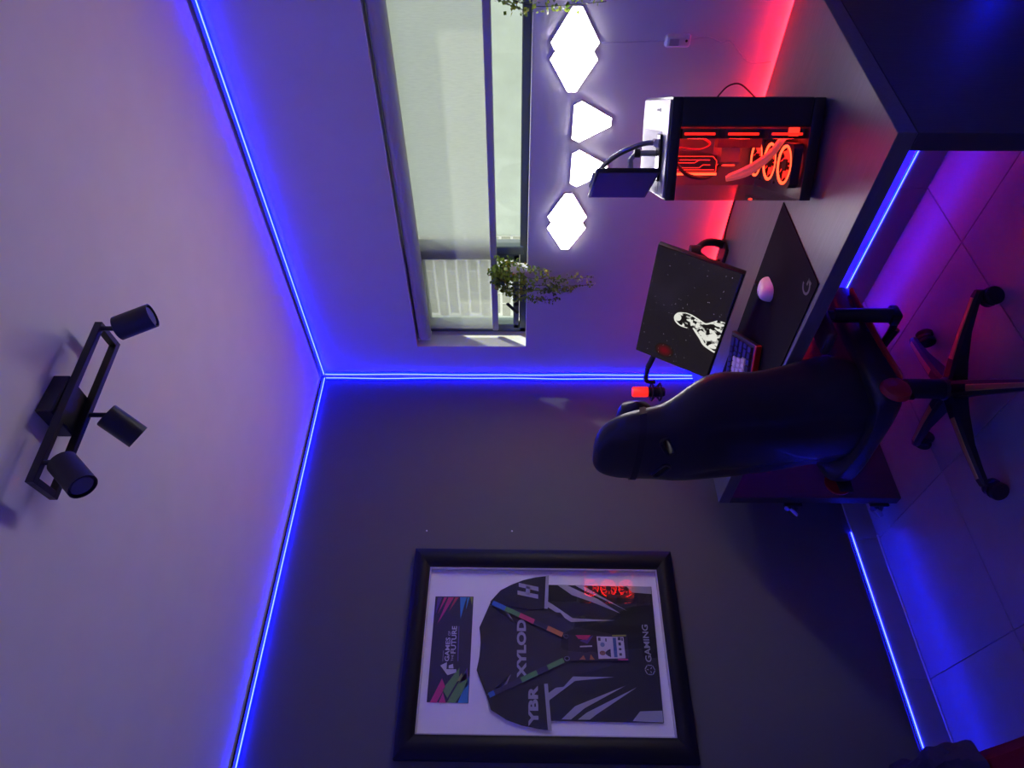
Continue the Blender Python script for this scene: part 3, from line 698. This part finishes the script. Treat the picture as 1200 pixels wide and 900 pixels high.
# harness openings cut through
cut = MB()
for s_ in (-1, 1): cut.box((xc(1.12), s_*.062, 1.122), (.4, .070, .026), Matrix.Rotation(R(s_*28), 3, 'X'), bevel=.010, seg=2)
co = cut.build('cutter', None)
md = bk.modifiers.new('sub', 'SUBSURF'); md.levels = md.render_levels = 1
md = bk.modifiers.new('cut', 'BOOLEAN'); md.object = co; md.operation = 'DIFFERENCE'; md.solver = 'EXACT'
co.parent = ch
bpy.context.view_layer.update()
dg = bpy.context.evaluated_depsgraph_get(); me = bpy.data.meshes.new_from_object(bk.evaluated_get(dg))
bk.modifiers.clear(); bk.data = me; bpy.data.objects.remove(co)
me.polygons.foreach_set('use_smooth', [True]*len(me.polygons)); me.set_sharp_from_angle(angle=R(55))
for s_ in (-1, 1):
    rim = []
    M = Matrix.Translation((0, s_*.062, 1.122)) @ Matrix.Rotation(R(s_*28), 4, 'X')
    for i in range(25):
        a = 2*math.pi*i/24; p = M @ Vector((0, .036*math.copysign(abs(math.cos(a))**.6, math.cos(a)), .015*math.copysign(abs(math.sin(a))**.6, math.sin(a))))
        t = p.y/.205; rim.append(Vector((xc(p.z)+.045*abs(t)**2.4-.041, p.y, p.z)))
    MB().tube(rim, .005, 6, cap=False).build('harness_rim', black, bk)
    rim2 = [Vector((p.x+.06, p.y, p.z)) for p in rim]; MB().tube(rim2, .007, 6, cap=False).build('harness_lining', redleather, bk)
# strap and head pillow
b = MB()
l = (1.195,.174,.027,.077); l2 = (1.215,.171,.026,.076)
b.loft([section(*l, grow=.003), section(*l2, grow=.003)], True, False); b.build('pillow_strap', black_m, bk)
b = MB(); rings = []
for i in range(13):
    t = -1+2*i/12; w = (1-abs(t)**3.0)**.5+.02
    rings.append([Vector((xc(1.2)+.060+.040*w*math.cos(a)+.012, .150*t, 1.205+.062*w**.7*math.copysign(abs(math.sin(a))**.8, math.sin(a))+.012*abs(t))) for a in [2*math.pi*k_/16 for k_ in range(16)]])
b.loft(rings); hp = b.build('head_pillow', leather, bk)

# ================================================================== framed jersey on the dark wall
fr = thing('picture_frame', 'deep black picture frame with glass holding the jersey', 'frame', (-1.383, 0, 1.470))
fr.rotation_euler = (0, R(.55), 0)
ow_, oh_, iw, ih = .805, 1.092, .640, .952
fm = mat('black_frame_lacquer', (.007,.007,.009), .5, bump=(40,.03), spec=.22)
def rail(P, Q, n_in):
    """mitred moulding between outer corners P,Q (2D); n_in gives inner corners"""
    a, c = n_in; b = MB()
    def ringat(o, i):
        o, i = Vector((*o, 0)), Vector((*i, 0))
        pr = [(0,0), (0,-.030), (.18,-.040), (.55,-.042), (.80,-.034), (.86,-.030), (1,-.030), (1,-.006), (.9,0)]
        return [Vector((o.x+(i.x-o.x)*f, y, o.y+(i.y-o.y)*f)) for f, y in pr]
    b.loft([ringat(P, a), ringat(Q, c)]); return b.build('rail', fm, fr, ang=50)
O = [(-ow_/2,-oh_/2), (ow_/2,-oh_/2), (ow_/2,oh_/2), (-ow_/2,oh_/2)]; I = [(-iw/2,-ih/2), (iw/2,-ih/2), (iw/2,ih/2), (-iw/2,ih/2)]
for i in range(4): rail(O[i], O[(i+1)%4], (I[i], I[(i+1)%4]))
MB().box((0, -.003, 0), (iw+.06, .006, ih+.06)).build('backing_board', mat('white_mat_board', (.93,.92,.93), .7, bump=(200,.05)), fr, False)
MB().quad([(-iw/2-.01,-.0285,-ih/2-.01), (iw/2+.01,-.0285,-ih/2-.01), (iw/2+.01,-.0285,ih/2+.01), (-iw/2-.01,-.0285,ih/2+.01)]).build('glass', glass('picture_glass', (.99,.99,.99), ior=1.7), fr, False)
lip = mat('pale_lip', (.6,.58,.58), .5)
b = MB()
for c, d in (((0,-.018,ih/2-.002), (iw,.022,.004)), ((0,-.018,-ih/2+.002), (iw,.022,.004)), ((-iw/2+.002,-.018,0), (.004,.022,ih)), ((iw/2-.002,-.018,0), (.004,.022,ih))): b.box(c, d)
b.build('spacer', lip, fr, False)
def wall2(y0): return lambda u, v, w: Vector((u, y0-w, v))
def local(o, p): return (p[0]-o[0], p[1]-o[1])
JO = (-1.383, 1.018)
jer = thing('jersey', 'black and grey sports jersey with pale stripes and lettering behind glass', 'jersey', (JO[0], -.0065, JO[1]))
def poly(parent, O_, name, P, y, t, m): return MB().prism([local(O_, p) for p in P], wall2(-y), t).build(name, m, parent, False)
jb = mat('jersey_black', (.011,.011,.014), .75, bump=(70,.12), vary=.15); jg = mat('jersey_charcoal', (.030,.028,.031), .75, bump=(70,.12), vary=.1); jl = mat('jersey_pale_print', (.42,.42,.45), .6)
body = poly(jer, JO, 'body', [(-1.128,1.455), (-1.135,1.018), (-1.653,1.035), (-1.647,1.462), (-1.60,1.60), (-1.59,1.68), (-1.568,1.690), (-1.47,1.733), (-1.42,1.724), (-1.368,1.721), (-1.34,1.723), (-1.307,1.728), (-1.202,1.685), (-1.175,1.60)], 0, .006, jb)
poly(jer, JO, 'front_panel', [(-1.24,1.47), (-1.245,1.40), (-1.30,1.36), (-1.33,1.20), (-1.45,1.20), (-1.49,1.36), (-1.53,1.40), (-1.54,1.50), (-1.555,1.688), (-1.47,1.730), (-1.368,1.718), (-1.307,1.724), (-1.215,1.685)], .0061, .0008, jg)
sr = poly(jer, JO, 'sleeve', [(-1.231,1.458), (-1.091,1.448), (-1.098,1.50), (-1.11,1.55), (-1.130,1.60), (-1.154,1.645), (-1.202,1.687), (-1.222,1.61), (-1.236,1.52)], .0065, .004, jb)
sl = poly(jer, JO, 'sleeve', [(-1.521,1.468), (-1.681,1.458), (-1.676,1.50), (-1.665,1.56), (-1.646,1.616), (-1.612,1.675), (-1.568,1.689), (-1.545,1.61), (-1.528,1.53)], .0065, .004, jb)
poly(sr, (0,0), 'cuff', [local(JO, p) for p in [(-1.231,1.466), (-1.091,1.456), (-1.090,1.443), (-1.232,1.452)]], .0105, .002, jl)
poly(sl, (0,0), 'cuff', [local(JO, p) for p in [(-1.521,1.474), (-1.681,1.464), (-1.683,1.450), (-1.520,1.460)]], .0105, .002, jl)
for P in ([(-1.197,1.455),(-1.213,1.429),(-1.268,1.352),(-1.276,1.184),(-1.283,1.360),(-1.222,1.452)],
          [(-1.128,1.410),(-1.172,1.350),(-1.200,1.271),(-1.247,1.159),(-1.188,1.245),(-1.155,1.318),(-1.128,1.372)],
          [(-1.129,1.338),(-1.150,1.302),(-1.236,1.130),(-1.165,1.250),(-1.129,1.305)],
          [(-1.555,1.462),(-1.492,1.369),(-1.494,1.205),(-1.508,1.355),(-1.582,1.462)],
          [(-1.643,1.412),(-1.598,1.360),(-1.525,1.165),(-1.605,1.325),(-1.644,1.378)],
          [(-1.644,1.352),(-1.620,1.318),(-1.530,1.121),(-1.626,1.282),(-1.644,1.308)],
          [(-1.648,1.150),(-1.615,1.119),(-1.612,1.036),(-1.653,1.037)], [(-1.131,1.124),(-1.160,1.100),(-1.166,1.021),(-1.136,1.020)]):
    poly(jer, JO, 'stripe', P, .0062, .0006, jl)
for P in ([(-1.215,1.69),(-1.225,1.64),(-1.29,1.585),(-1.235,1.62)], [(-1.56,1.69),(-1.545,1.64),(-1.485,1.60),(-1.54,1.625)]):
    poly(jer, JO, 'stripe', P, .0075, .0006, jl)
TXT = Matrix(((1,0,0,0), (0,0,-1,0), (0,1,0,0), (0,0,0,1)))
def put(parent, O_, s, x0, x1, z0, z1, y, m, rot=0, **k):
    M = Matrix.Translation((((x0+x1)/2-O_[0]), -y, ((z0+z1)/2-O_[1]))) @ Matrix.Rotation(rot, 4, 'Y') @ TXT
    return text('lettering', s, x1-x0, z1-z0, m, parent, M, **k)
put(jer, JO, 'XYLOD', -1.500, -1.274, 1.541, 1.578, .0078, jl, weight=.045)
put(jer, JO, 'YBR', -1.668, -1.527, 1.498, 1.535, .0110, jl, weight=.045)
put(jer, JO, 'GAMING', -1.438, -1.293, 1.053, 1.077, .0068, jl, weight=.02)
for P in ([(-1.190,1.490),(-1.172,1.490),(-1.155,1.575),(-1.172,1.575)], [(-1.158,1.488),(-1.140,1.488),(-1.122,1.570),(-1.139,1.570)], [(-1.176,1.524),(-1.140,1.522),(-1.136,1.540),(-1.172,1.542)]):
    poly(sr, (0,0), 'sleeve_emblem', [local(JO, p) for p in P], .0106, .0006, jl)
b = MB(); ec = local(JO, (-1.467, 1.064))     # hexagon knot emblem beside the word
for a0 in range(0, 360, 60):
    p, q_ = [Vector((ec[0]+.019*math.cos(R(t+30)), -.0068, ec[1]+.019*math.sin(R(t+30)))) for t in (a0, a0+52)]; b.tube([p, q_], .0018, 4)
    b.tube([Vector((ec[0], -.0068, ec[1]))+(q_-Vector((ec[0], -.0068, ec[1])))*.25, q_+(Vector((ec[0], -.0068, ec[1]))-q_)*.35], .0016, 4) if a0 % 120 == 0 else None
b.build('emblem', jl, jer, False)
# event card above the jersey
PO = (-1.383, 1.757)
card = thing('event_card', 'dark banner card with bright paint strokes above the jersey', 'card', (PO[0], -.0065, PO[1]))
poly(card, PO, 'sheet', [(-1.178,1.914),(-1.178,1.757),(-1.588,1.760),(-1.585,1.917)], 0, .0015, mat('card_navy', (.018,.016,.035), .5))
cols = dict(pink=(.62,.03,.16), green=(.13,.34,.06), cyan=(.03,.27,.58), violet=(.10,.05,.26), lime=(.32,.36,.06), red=(.55,.04,.07))
for c, P in (('pink',[(-1.586,1.905),(-1.50,1.865),(-1.53,1.850),(-1.587,1.880)]), ('pink',[(-1.587,1.872),(-1.550,1.858),(-1.587,1.845)]), ('green',[(-1.587,1.842),(-1.47,1.775),(-1.52,1.763),(-1.587,1.810)]),
             ('green',[(-1.54,1.862),(-1.46,1.800),(-1.50,1.800),(-1.57,1.84)]), ('cyan',[(-1.587,1.800),(-1.49,1.762),(-1.587,1.762)]), ('violet',[(-1.52,1.80),(-1.46,1.77),(-1.50,1.764)]), ('lime',[(-1.512,1.812),(-1.480,1.790),(-1.505,1.785)]),
             ('pink',[(-1.182,1.860),(-1.29,1.898),(-1.26,1.880),(-1.182,1.838)]), ('pink',[(-1.182,1.878),(-1.25,1.899),(-1.182,1.866)]), ('red',[(-1.182,1.832),(-1.24,1.855),(-1.182,1.818)]), ('violet',[(-1.182,1.905),(-1.25,1.908),(-1.182,1.886)]),
             ('cyan',[(-1.181,1.812),(-1.27,1.806),(-1.20,1.790),(-1.181,1.784)]), ('cyan',[(-1.181,1.782),(-1.235,1.786),(-1.181,1.772)]), ('lime',[(-1.180,1.770),(-1.215,1.762),(-1.180,1.760)])):
    poly(card, PO, 'paint_stroke', P, .0015, .0003, mat('stroke_'+c, cols[c], .5))
tw = mat('print_white', (.62,.62,.66), .5)
put(card, PO, 'GAMES', -1.437, -1.345, 1.842, 1.860, .0019, tw, weight=.02)
put(card, PO, 'OF', -1.338, -1.320, 1.842, 1.852, .0019, tw)
put(card, PO, 'THE', -1.436, -1.412, 1.826, 1.834, .0019, tw)
put(card, PO, 'FUTURE', -1.407, -1.300, 1.818, 1.838, .0019, tw, weight=.02)
poly(card, PO, 'caption_line', [(-1.436,1.8095),(-1.300,1.8125),(-1.300,1.8090),(-1.436,1.8060)], .0015, .0003, mat('caption_violet', (.14,.10,.34), .5))
poly(card, PO, 'caption_line', [(-1.437,1.868),(-1.395,1.868),(-1.395,1.865),(-1.437,1.865)], .0015, .0003, mat('caption_grey', (.2,.2,.25), .5))
for P in ([(-1.478,1.812),(-1.466,1.812),(-1.466,1.850),(-1.440,1.850),(-1.452,1.875),(-1.488,1.845)], [(-1.463,1.823),(-1.446,1.826),(-1.452,1.842),(-1.463,1.842)]):
    poly(card, PO, 'emblem', P, .0015, .0003, tw)
# lanyard and pass
LO = (-1.386, 1.14)
lan = thing('lanyard_pass', 'event pass in clear sleeve on a bright patterned lanyard over the jersey', 'pass', (LO[0], -.0200, LO[1]))
def strap(P, Q, segs):
    P, Q = Vector((P[0]-LO[0], 0, P[1]-LO[1])), Vector((Q[0]-LO[0], 0, Q[1]-LO[1])); d = (Q-P).normalized(); n = Vector((-d.z, 0, d.x))*.0095; L_ = (Q-P).length
    for a, e, c in segs:
        p, q_ = P+d*L_*a, P+d*L_*e; b = MB(); f = lambda u, v, w: p+d*u+n*v+Vector((0,-w,0))
        b.prism([(0,-1),((q_-p).length,-1),((q_-p).length,1),(0,1)], f, .0015)
        b.build('strap_section', mat('strap_'+c, dict(blue=(.03,.16,.50), green=(.11,.34,.07), pink=(.62,.04,.15), orange=(.60,.20,.05), navy=(.03,.025,.06), thin=(.30,.30,.36))[c], .6), lan, False)
strap((-1.205,1.683), (-1.339,1.392), [(.02,.20,'blue'), (.20,.40,'green'), (.40,.60,'pink'), (.60,.78,'navy'), (.78,.985,'orange')])
strap((-1.563,1.683), (-1.432,1.392), [(.0,.07,'blue'), (.07,.42,'navy'), (.42,.63,'green'), (.63,.77,'navy'), (.77,.985,'green')])
b = MB()
for x in (-1.343, -1.428): b.tube([(x-LO[0]+.008*math.cos(R(t)), -.001, 1.383-LO[1]+.009*math.sin(R(t))) for t in range(0, 361, 30)], .0018, 5)
b.build('clip_ring', chrome, lan)
poly(lan, LO, 'sleeve_back', [(-1.337,1.374),(-1.335,1.140),(-1.434,1.142),(-1.436,1.376)], 0, .001, mat('pass_dark', (.03,.02,.04), .4))
poly(lan, LO, 'pass_card', [(-1.343,1.262),(-1.345,1.156),(-1.426,1.155),(-1.429,1.260)], .0012, .0008, mat('pass_white', (.62,.60,.66), .5))
pk = mat('stroke_pink', cols['pink'], .5)
for P, mm in (([(-1.338,1.345),(-1.338,1.285),(-1.358,1.300),(-1.352,1.335)], pk), ([(-1.340,1.275),(-1.360,1.330),(-1.372,1.300)], mat('stroke_violet', cols['violet'], .5)), ([(-1.432,1.335),(-1.432,1.310),(-1.415,1.318)], mat('strap_orange', (.6,.2,.05), .6)), ([(-1.432,1.295),(-1.432,1.275),(-1.412,1.290)], mat('strap_orange', (.6,.2,.05), .6)),
              ([(-1.337,1.20),(-1.336,1.145),(-1.342,1.145),(-1.342,1.20)], mat('stroke_lime', cols['lime'], .5)), ([(-1.434,1.185),(-1.434,1.146),(-1.428,1.146),(-1.428,1.185)], pk)):
    poly(lan, LO, 'pass_print', P, .0012, .0004, mm)
tb = mat('pass_blue', (.05,.12,.35), .5); td = mat('pass_text', (.05,.05,.08), .5)
poly(lan, LO, 'pass_band', [(-1.348,1.199),(-1.348,1.186),(-1.423,1.186),(-1.423,1.199)], .0021, .0003, tb)
sk = [( -1.407+.009*math.cos(R(t)), 1.243+.012*math.sin(R(t))) for t in range(0, 360, 30)]
poly(lan, LO, 'portrait_head', sk, .0021, .0004, mat('portrait_tone', (.30,.14,.10), .6))
poly(lan, LO, 'portrait_shoulders', [(-1.423,1.211),(-1.418,1.222),(-1.411,1.231),(-1.403,1.231),(-1.396,1.222),(-1.391,1.211)], .0021, .0003, mat('portrait_dark', (.03,.03,.05), .6))
poly(lan, LO, 'seal', [(-1.375+.009*math.cos(R(t)), 1.241+.009*math.sin(R(t))) for t in range(0, 360, 30)], .0021, .0003, mat('seal_blue', (.18,.26,.42), .5))
for x, z, w, h in ((-1.354,1.252,.012,.010), (-1.357,1.226,.012,.005), (-1.352,1.173,.012,.012), (-1.372,1.173,.012,.010), (-1.392,1.173,.008,.010), (-1.412,1.173,.010,.010), (-1.354,1.162,.012,.006)):
    poly(lan, LO, 'pass_line', [(x-w/2,z-h/2),(x+w/2,z-h/2),(x+w/2,z+h/2),(x-w/2,z+h/2)], .0021, .0003, td)
poly(lan, LO, 'pass_title', [(-1.385,1.330),(-1.380,1.330),(-1.378,1.282),(-1.383,1.282)], .0012, .0004, tw)
# two wall plugs
for z, lb in ((1.976, 'tiny white wall plug, upper of the two beside the frame'), (1.599, 'tiny white wall plug, lower of the two beside the frame')):
    b = MB(); b.lathe([(.001,.003), (.003,.003), (.004,0), (.001,0)], frame(Vector((1,0,0)), Vector((0,0,1)), Vector((0,-1,0)), Vector((0,0,0))), 10)
    o = b.build('wall_plug', whitepl); o.location = (-.878, 0, z); tag(o, lb, 'wall plug', 'wall plugs')

# ================================================================== ceiling spotlight
cl = thing('ceiling_spotlight', 'black ceiling bar lamp with three cylinder spot heads', 'ceiling lamp', (-1.352, -1.552, H))
lampb = mat('lamp_black', (.010,.010,.012), .42)
MB().box((0, 0, -.019), (.098, .098, .038), bevel=.003).build('canopy', lampb, cl, False)
hx, hy, zb, t_ = .196, .037, -.048, .014
lampR = Matrix.Rotation(R(-5), 3, 'Z')
def L(p): return lampR @ Vector(p)
b = MB()
for y in (-hy, hy): b.box(L((0, y, zb)), (2*hx+t_, t_, t_+.004), lampR, bevel=.001)
for x in (-hx, hx): b.box(L((x, 0, zb)), (t_, 2*hy-t_, t_+.004), lampR, bevel=.001)
b.build('bar_frame', lampb, cl, False)
fwd = Vector((.6242, .7812, 0)); rgt = Vector((.7812, -.6242, 0)); dn = Vector((0,0,-1))
heads = [((hx*.96, -hy, zb), dn*.85+rgt*.36+fwd*.12), ((.0, hy, zb), dn*.68-rgt*.62+fwd*.32), ((-hx*.80, -hy, zb), dn*.72-rgt*.52-fwd*.36)]
for p, d in heads:
    p = L(p); d = d.normalized(); q_ = p+Vector((0,0,-.046))
    hd = MB().tube([p, q_], .0055, 8).build('head_stem', lampb, cl)
    z = d; x = z.cross(Vector((0,0,1))).normalized(); y = z.cross(x); c = q_+d*.004
    c = q_+ (d*.040) + x*0
    M = frame(x, y, z, c)
    MB().lathe([(.001,-.042), (.026,-.042), (.0285,-.040), (.0285,.042), (.026,.042), (.025,.034), (.001,.034)], M, 28).build('head', lampb, hd)
    MB().lathe([(.001,.036), (.022,.036), (.0215,.039), (.001,.0395)], M, 24).build('bulb_glass', mat('lamp_lens', (.12,.12,.15), .2), hd)

# ================================================================== trailing plants on the sill
leaf_m = bpy.data.materials.new('ivy_leaf'); leaf_m.use_nodes = True; nt = leaf_m.node_tree; pb = nt.nodes['Principled BSDF']; pb.inputs['Roughness'].default_value = .45
oi = nt.nodes.new('ShaderNodeTexCoord'); nn = nt.nodes.new('ShaderNodeTexNoise'); nn.inputs['Scale'].default_value = 30; rp = nt.nodes.new('ShaderNodeValToRGB')
rp.color_ramp.elements[0].position = .35; rp.color_ramp.elements[0].color = (.07,.15,.018,1); rp.color_ramp.elements[1].position = .68; rp.color_ramp.elements[1].color = (.40,.52,.06,1)
nt.links.new(oi.outputs['Object'], nn.inputs[0]); nt.links.new(nn.outputs['Fac'], rp.inputs[0]); nt.links.new(rp.outputs[0], pb.inputs['Base Color'])
tl2 = nt.nodes.new('ShaderNodeBsdfTranslucent'); nt.links.new(rp.outputs[0], tl2.inputs[0]); mx = nt.nodes.new('ShaderNodeMixShader'); mx.inputs[0].default_value = .4
nt.links.new(pb.outputs[0], mx.inputs[1]); nt.links.new(tl2.outputs[0], mx.inputs[2]); nt.links.new(mx.outputs[0], nt.nodes['Material Output'].inputs[0])
stem_m = mat('green_stem', (.05,.07,.02), .6)
def plant(label, y0, seed, vines, dens=1.0):
    random.seed(seed)
    t = thing('potted_ivy', label, 'plant', (.026, y0, wz0+.006))
    b = MB(); b.lathe([(.001,0), (.030,0), (.038,.072), (.040,.076), (.036,.076), (.033,.066), (.001,.064)], n=24); b.build('pot', mat('white_pot', (.62,.61,.63), .45), t)
    MB().lathe([(.001,.066), (.033,.066), (.030,.070), (.001,.071)], n=16).build('soil', mat('soil', (.03,.02,.015), .9), t)
    lf = MB(); st = MB()
    def leaf(p, s):
        d = Vector((random.uniform(-1,1), random.uniform(-1,1), random.uniform(-.9,.5))).normalized(); up = Vector((random.uniform(-1,1), random.uniform(-1,1), random.uniform(-.2,1))).normalized()
        x = d.cross(up).normalized(); n = x.cross(d)
        v = [p, p+d*s*.45+x*s*.38+n*s*.10, p+d*s, p+d*s*.45-x*s*.38+n*s*.10, p+d*s*.5]
        V = [lf.bm.verts.new(q) for q in v]; lf.bm.faces.new((V[0],V[1],V[4])); lf.bm.faces.new((V[1],V[2],V[4])); lf.bm.faces.new((V[2],V[3],V[4])); lf.bm.faces.new((V[3],V[0],V[4]))
    for P, n, sz in vines:
        Q = catmull(P, 8); st.tube(Q, .0013, 5)
        for k_ in range(int(n*dens)):
            f = random.random()**.85; i = min(len(Q)-2, int(f*(len(Q)-1))); p = Q[i].lerp(Q[i+1], random.random())
            j = .022*(1-f)+.008
            leaf(p+Vector((random.uniform(-j,j), random.uniform(-j,j), random.uniform(-j,j))), sz*1.25*random.uniform(.6,1.25)*(1-.5*f))
    tag(lf.build('leaves', leaf_m, t, recalc=False), kind='stuff'); st.build('stems', stem_m, t)
v1 = [([(0,0,.07), (-.03,.02,.13), (-.06,.045,.09), (-.075,.05,.0), (-.078,.045,-.13), (-.075,.05,-.20)], 130, .024),
      ([(0,0,.07), (-.03,-.02,.12), (-.065,-.02,.08), (-.078,-.025,-.02), (-.078,-.02,-.15), (-.076,-.03,-.275)], 120, .022),
      ([(0,.01,.07), (-.02,.0,.14), (-.06,.015,.10), (-.080,.01,.0), (-.078,.02,-.15), (-.078,.012,-.29)], 120, .022),
      ([(0,0,.07), (-.01,.04,.13), (-.04,.08,.10), (-.06,.10,.03), (-.075,.105,-.06), (-.078,.10,-.14)], 110, .022),
      ([(0,0,.07), (-.01,-.03,.12), (-.03,-.07,.10), (-.05,-.075,.05), (-.074,-.07,-.02), (-.078,-.06,-.09)], 90, .022),
      ([(0,0,.07), (-.005,.02,.12), (-.012,.05,.15)], 50, .022), ([(0,0,.07), (-.02,-.01,.13), (-.03,-.02,.17)], 50, .022)]
plant('green trailing ivy in a pale pot at the end of the window sill', -.715, 21, v1, 1.9)
v2 = [([(0,0,.07), (-.03,.03,.12), (-.06,.06,.07), (-.075,.075,-.01), (-.078,.07,-.10), (-.078,.06,-.22)], 90, .022), ([(0,0,.07), (-.02,-.02,.13), (-.06,-.03,.08), (-.078,-.03,-.1), (-.078,-.02,-.26)], 90, .022), ([(0,0,.07), (.0,.05,.12), (-.03,.085,.08), (-.06,.095,.02)], 70, .022)]
plant('trailing ivy at the far end of the window sill above the light panels', -1.925, 5, v2)

# ================================================================== bed edge with blanket and dropped clothes
bed = thing('bed', 'low bed with a dark red blanket at the picture corner', 'bed', (-2.335, -.98, 0))
red_bl = mat('dark_red_blanket', (.13,.006,.012), .95, bump=(120,.3), spec=.1, vary=.15)
MB().box((0, 0, .12), (.86, 1.78, .20), bevel=.01).build('bed_base', black_m, bed)
b = MB(); b.box((0, 0, .32), (.86, 1.80, .20), bevel=.05, seg=3); b.build('mattress', mat('dark_mattress', (.06,.02,.03), .9), bed)
b = MB(); nx, ny = 30, 40; V = {}
for i in range(nx+1):
    for j in range(ny+1):
        x = -.478+.956*i/nx; y = -.925+1.85*j/ny
        ex = max(0, abs(x)-.40)/.078; z = .445-.13*ex**2+.012*mnoise.noise(Vector((x*6, y*6, 0)))
        xx = x-math.copysign(max(0, abs(x)-.455)*.6, x)
        V[i, j] = b.bm.verts.new((xx, y, z))
for i in range(nx):
    for j in range(ny): b.bm.faces.new((V[i,j], V[i+1,j], V[i+1,j+1], V[i,j+1]))
b.build('blanket', red_bl, bed)
b = MB(); V = {}; nu, nv = 34, 26
for i in range(nu+1):
    for j in range(nv+1):
        u, v = -1+2*i/nu, -1+2*j/nv; r_ = max(abs(u), abs(v))
        h = .045*max(0, 1-(u*u+v*v)*.62)**.8+.032*mnoise.noise(Vector((u*3.1, v*2.3, 1.7)))+.016*mnoise.noise(Vector((u*8, v*5, 4)))
        V[i,j] = b.bm.verts.new((u*.17*(1-.12*v*v)+.02*mnoise.noise(Vector((v*3,u,9))), v*.30*(1-.15*u*u)+.02*mnoise.noise(Vector((u*3,v,2))), max(.006, h) if r_ < .97 else .002))
for i in range(nu):
    for j in range(nv): b.bm.faces.new((V[i,j], V[i+1,j], V[i+1,j+1], V[i,j+1]))
o = b.build('crumpled_jacket', mat('dark_jacket_cloth', (.025,.022,.03), .8, bump=(90,.3)))
o.location = (-2.025, -.62, .450); tag(o, 'dark crumpled jacket lying at the edge of the red blanket', 'clothing')
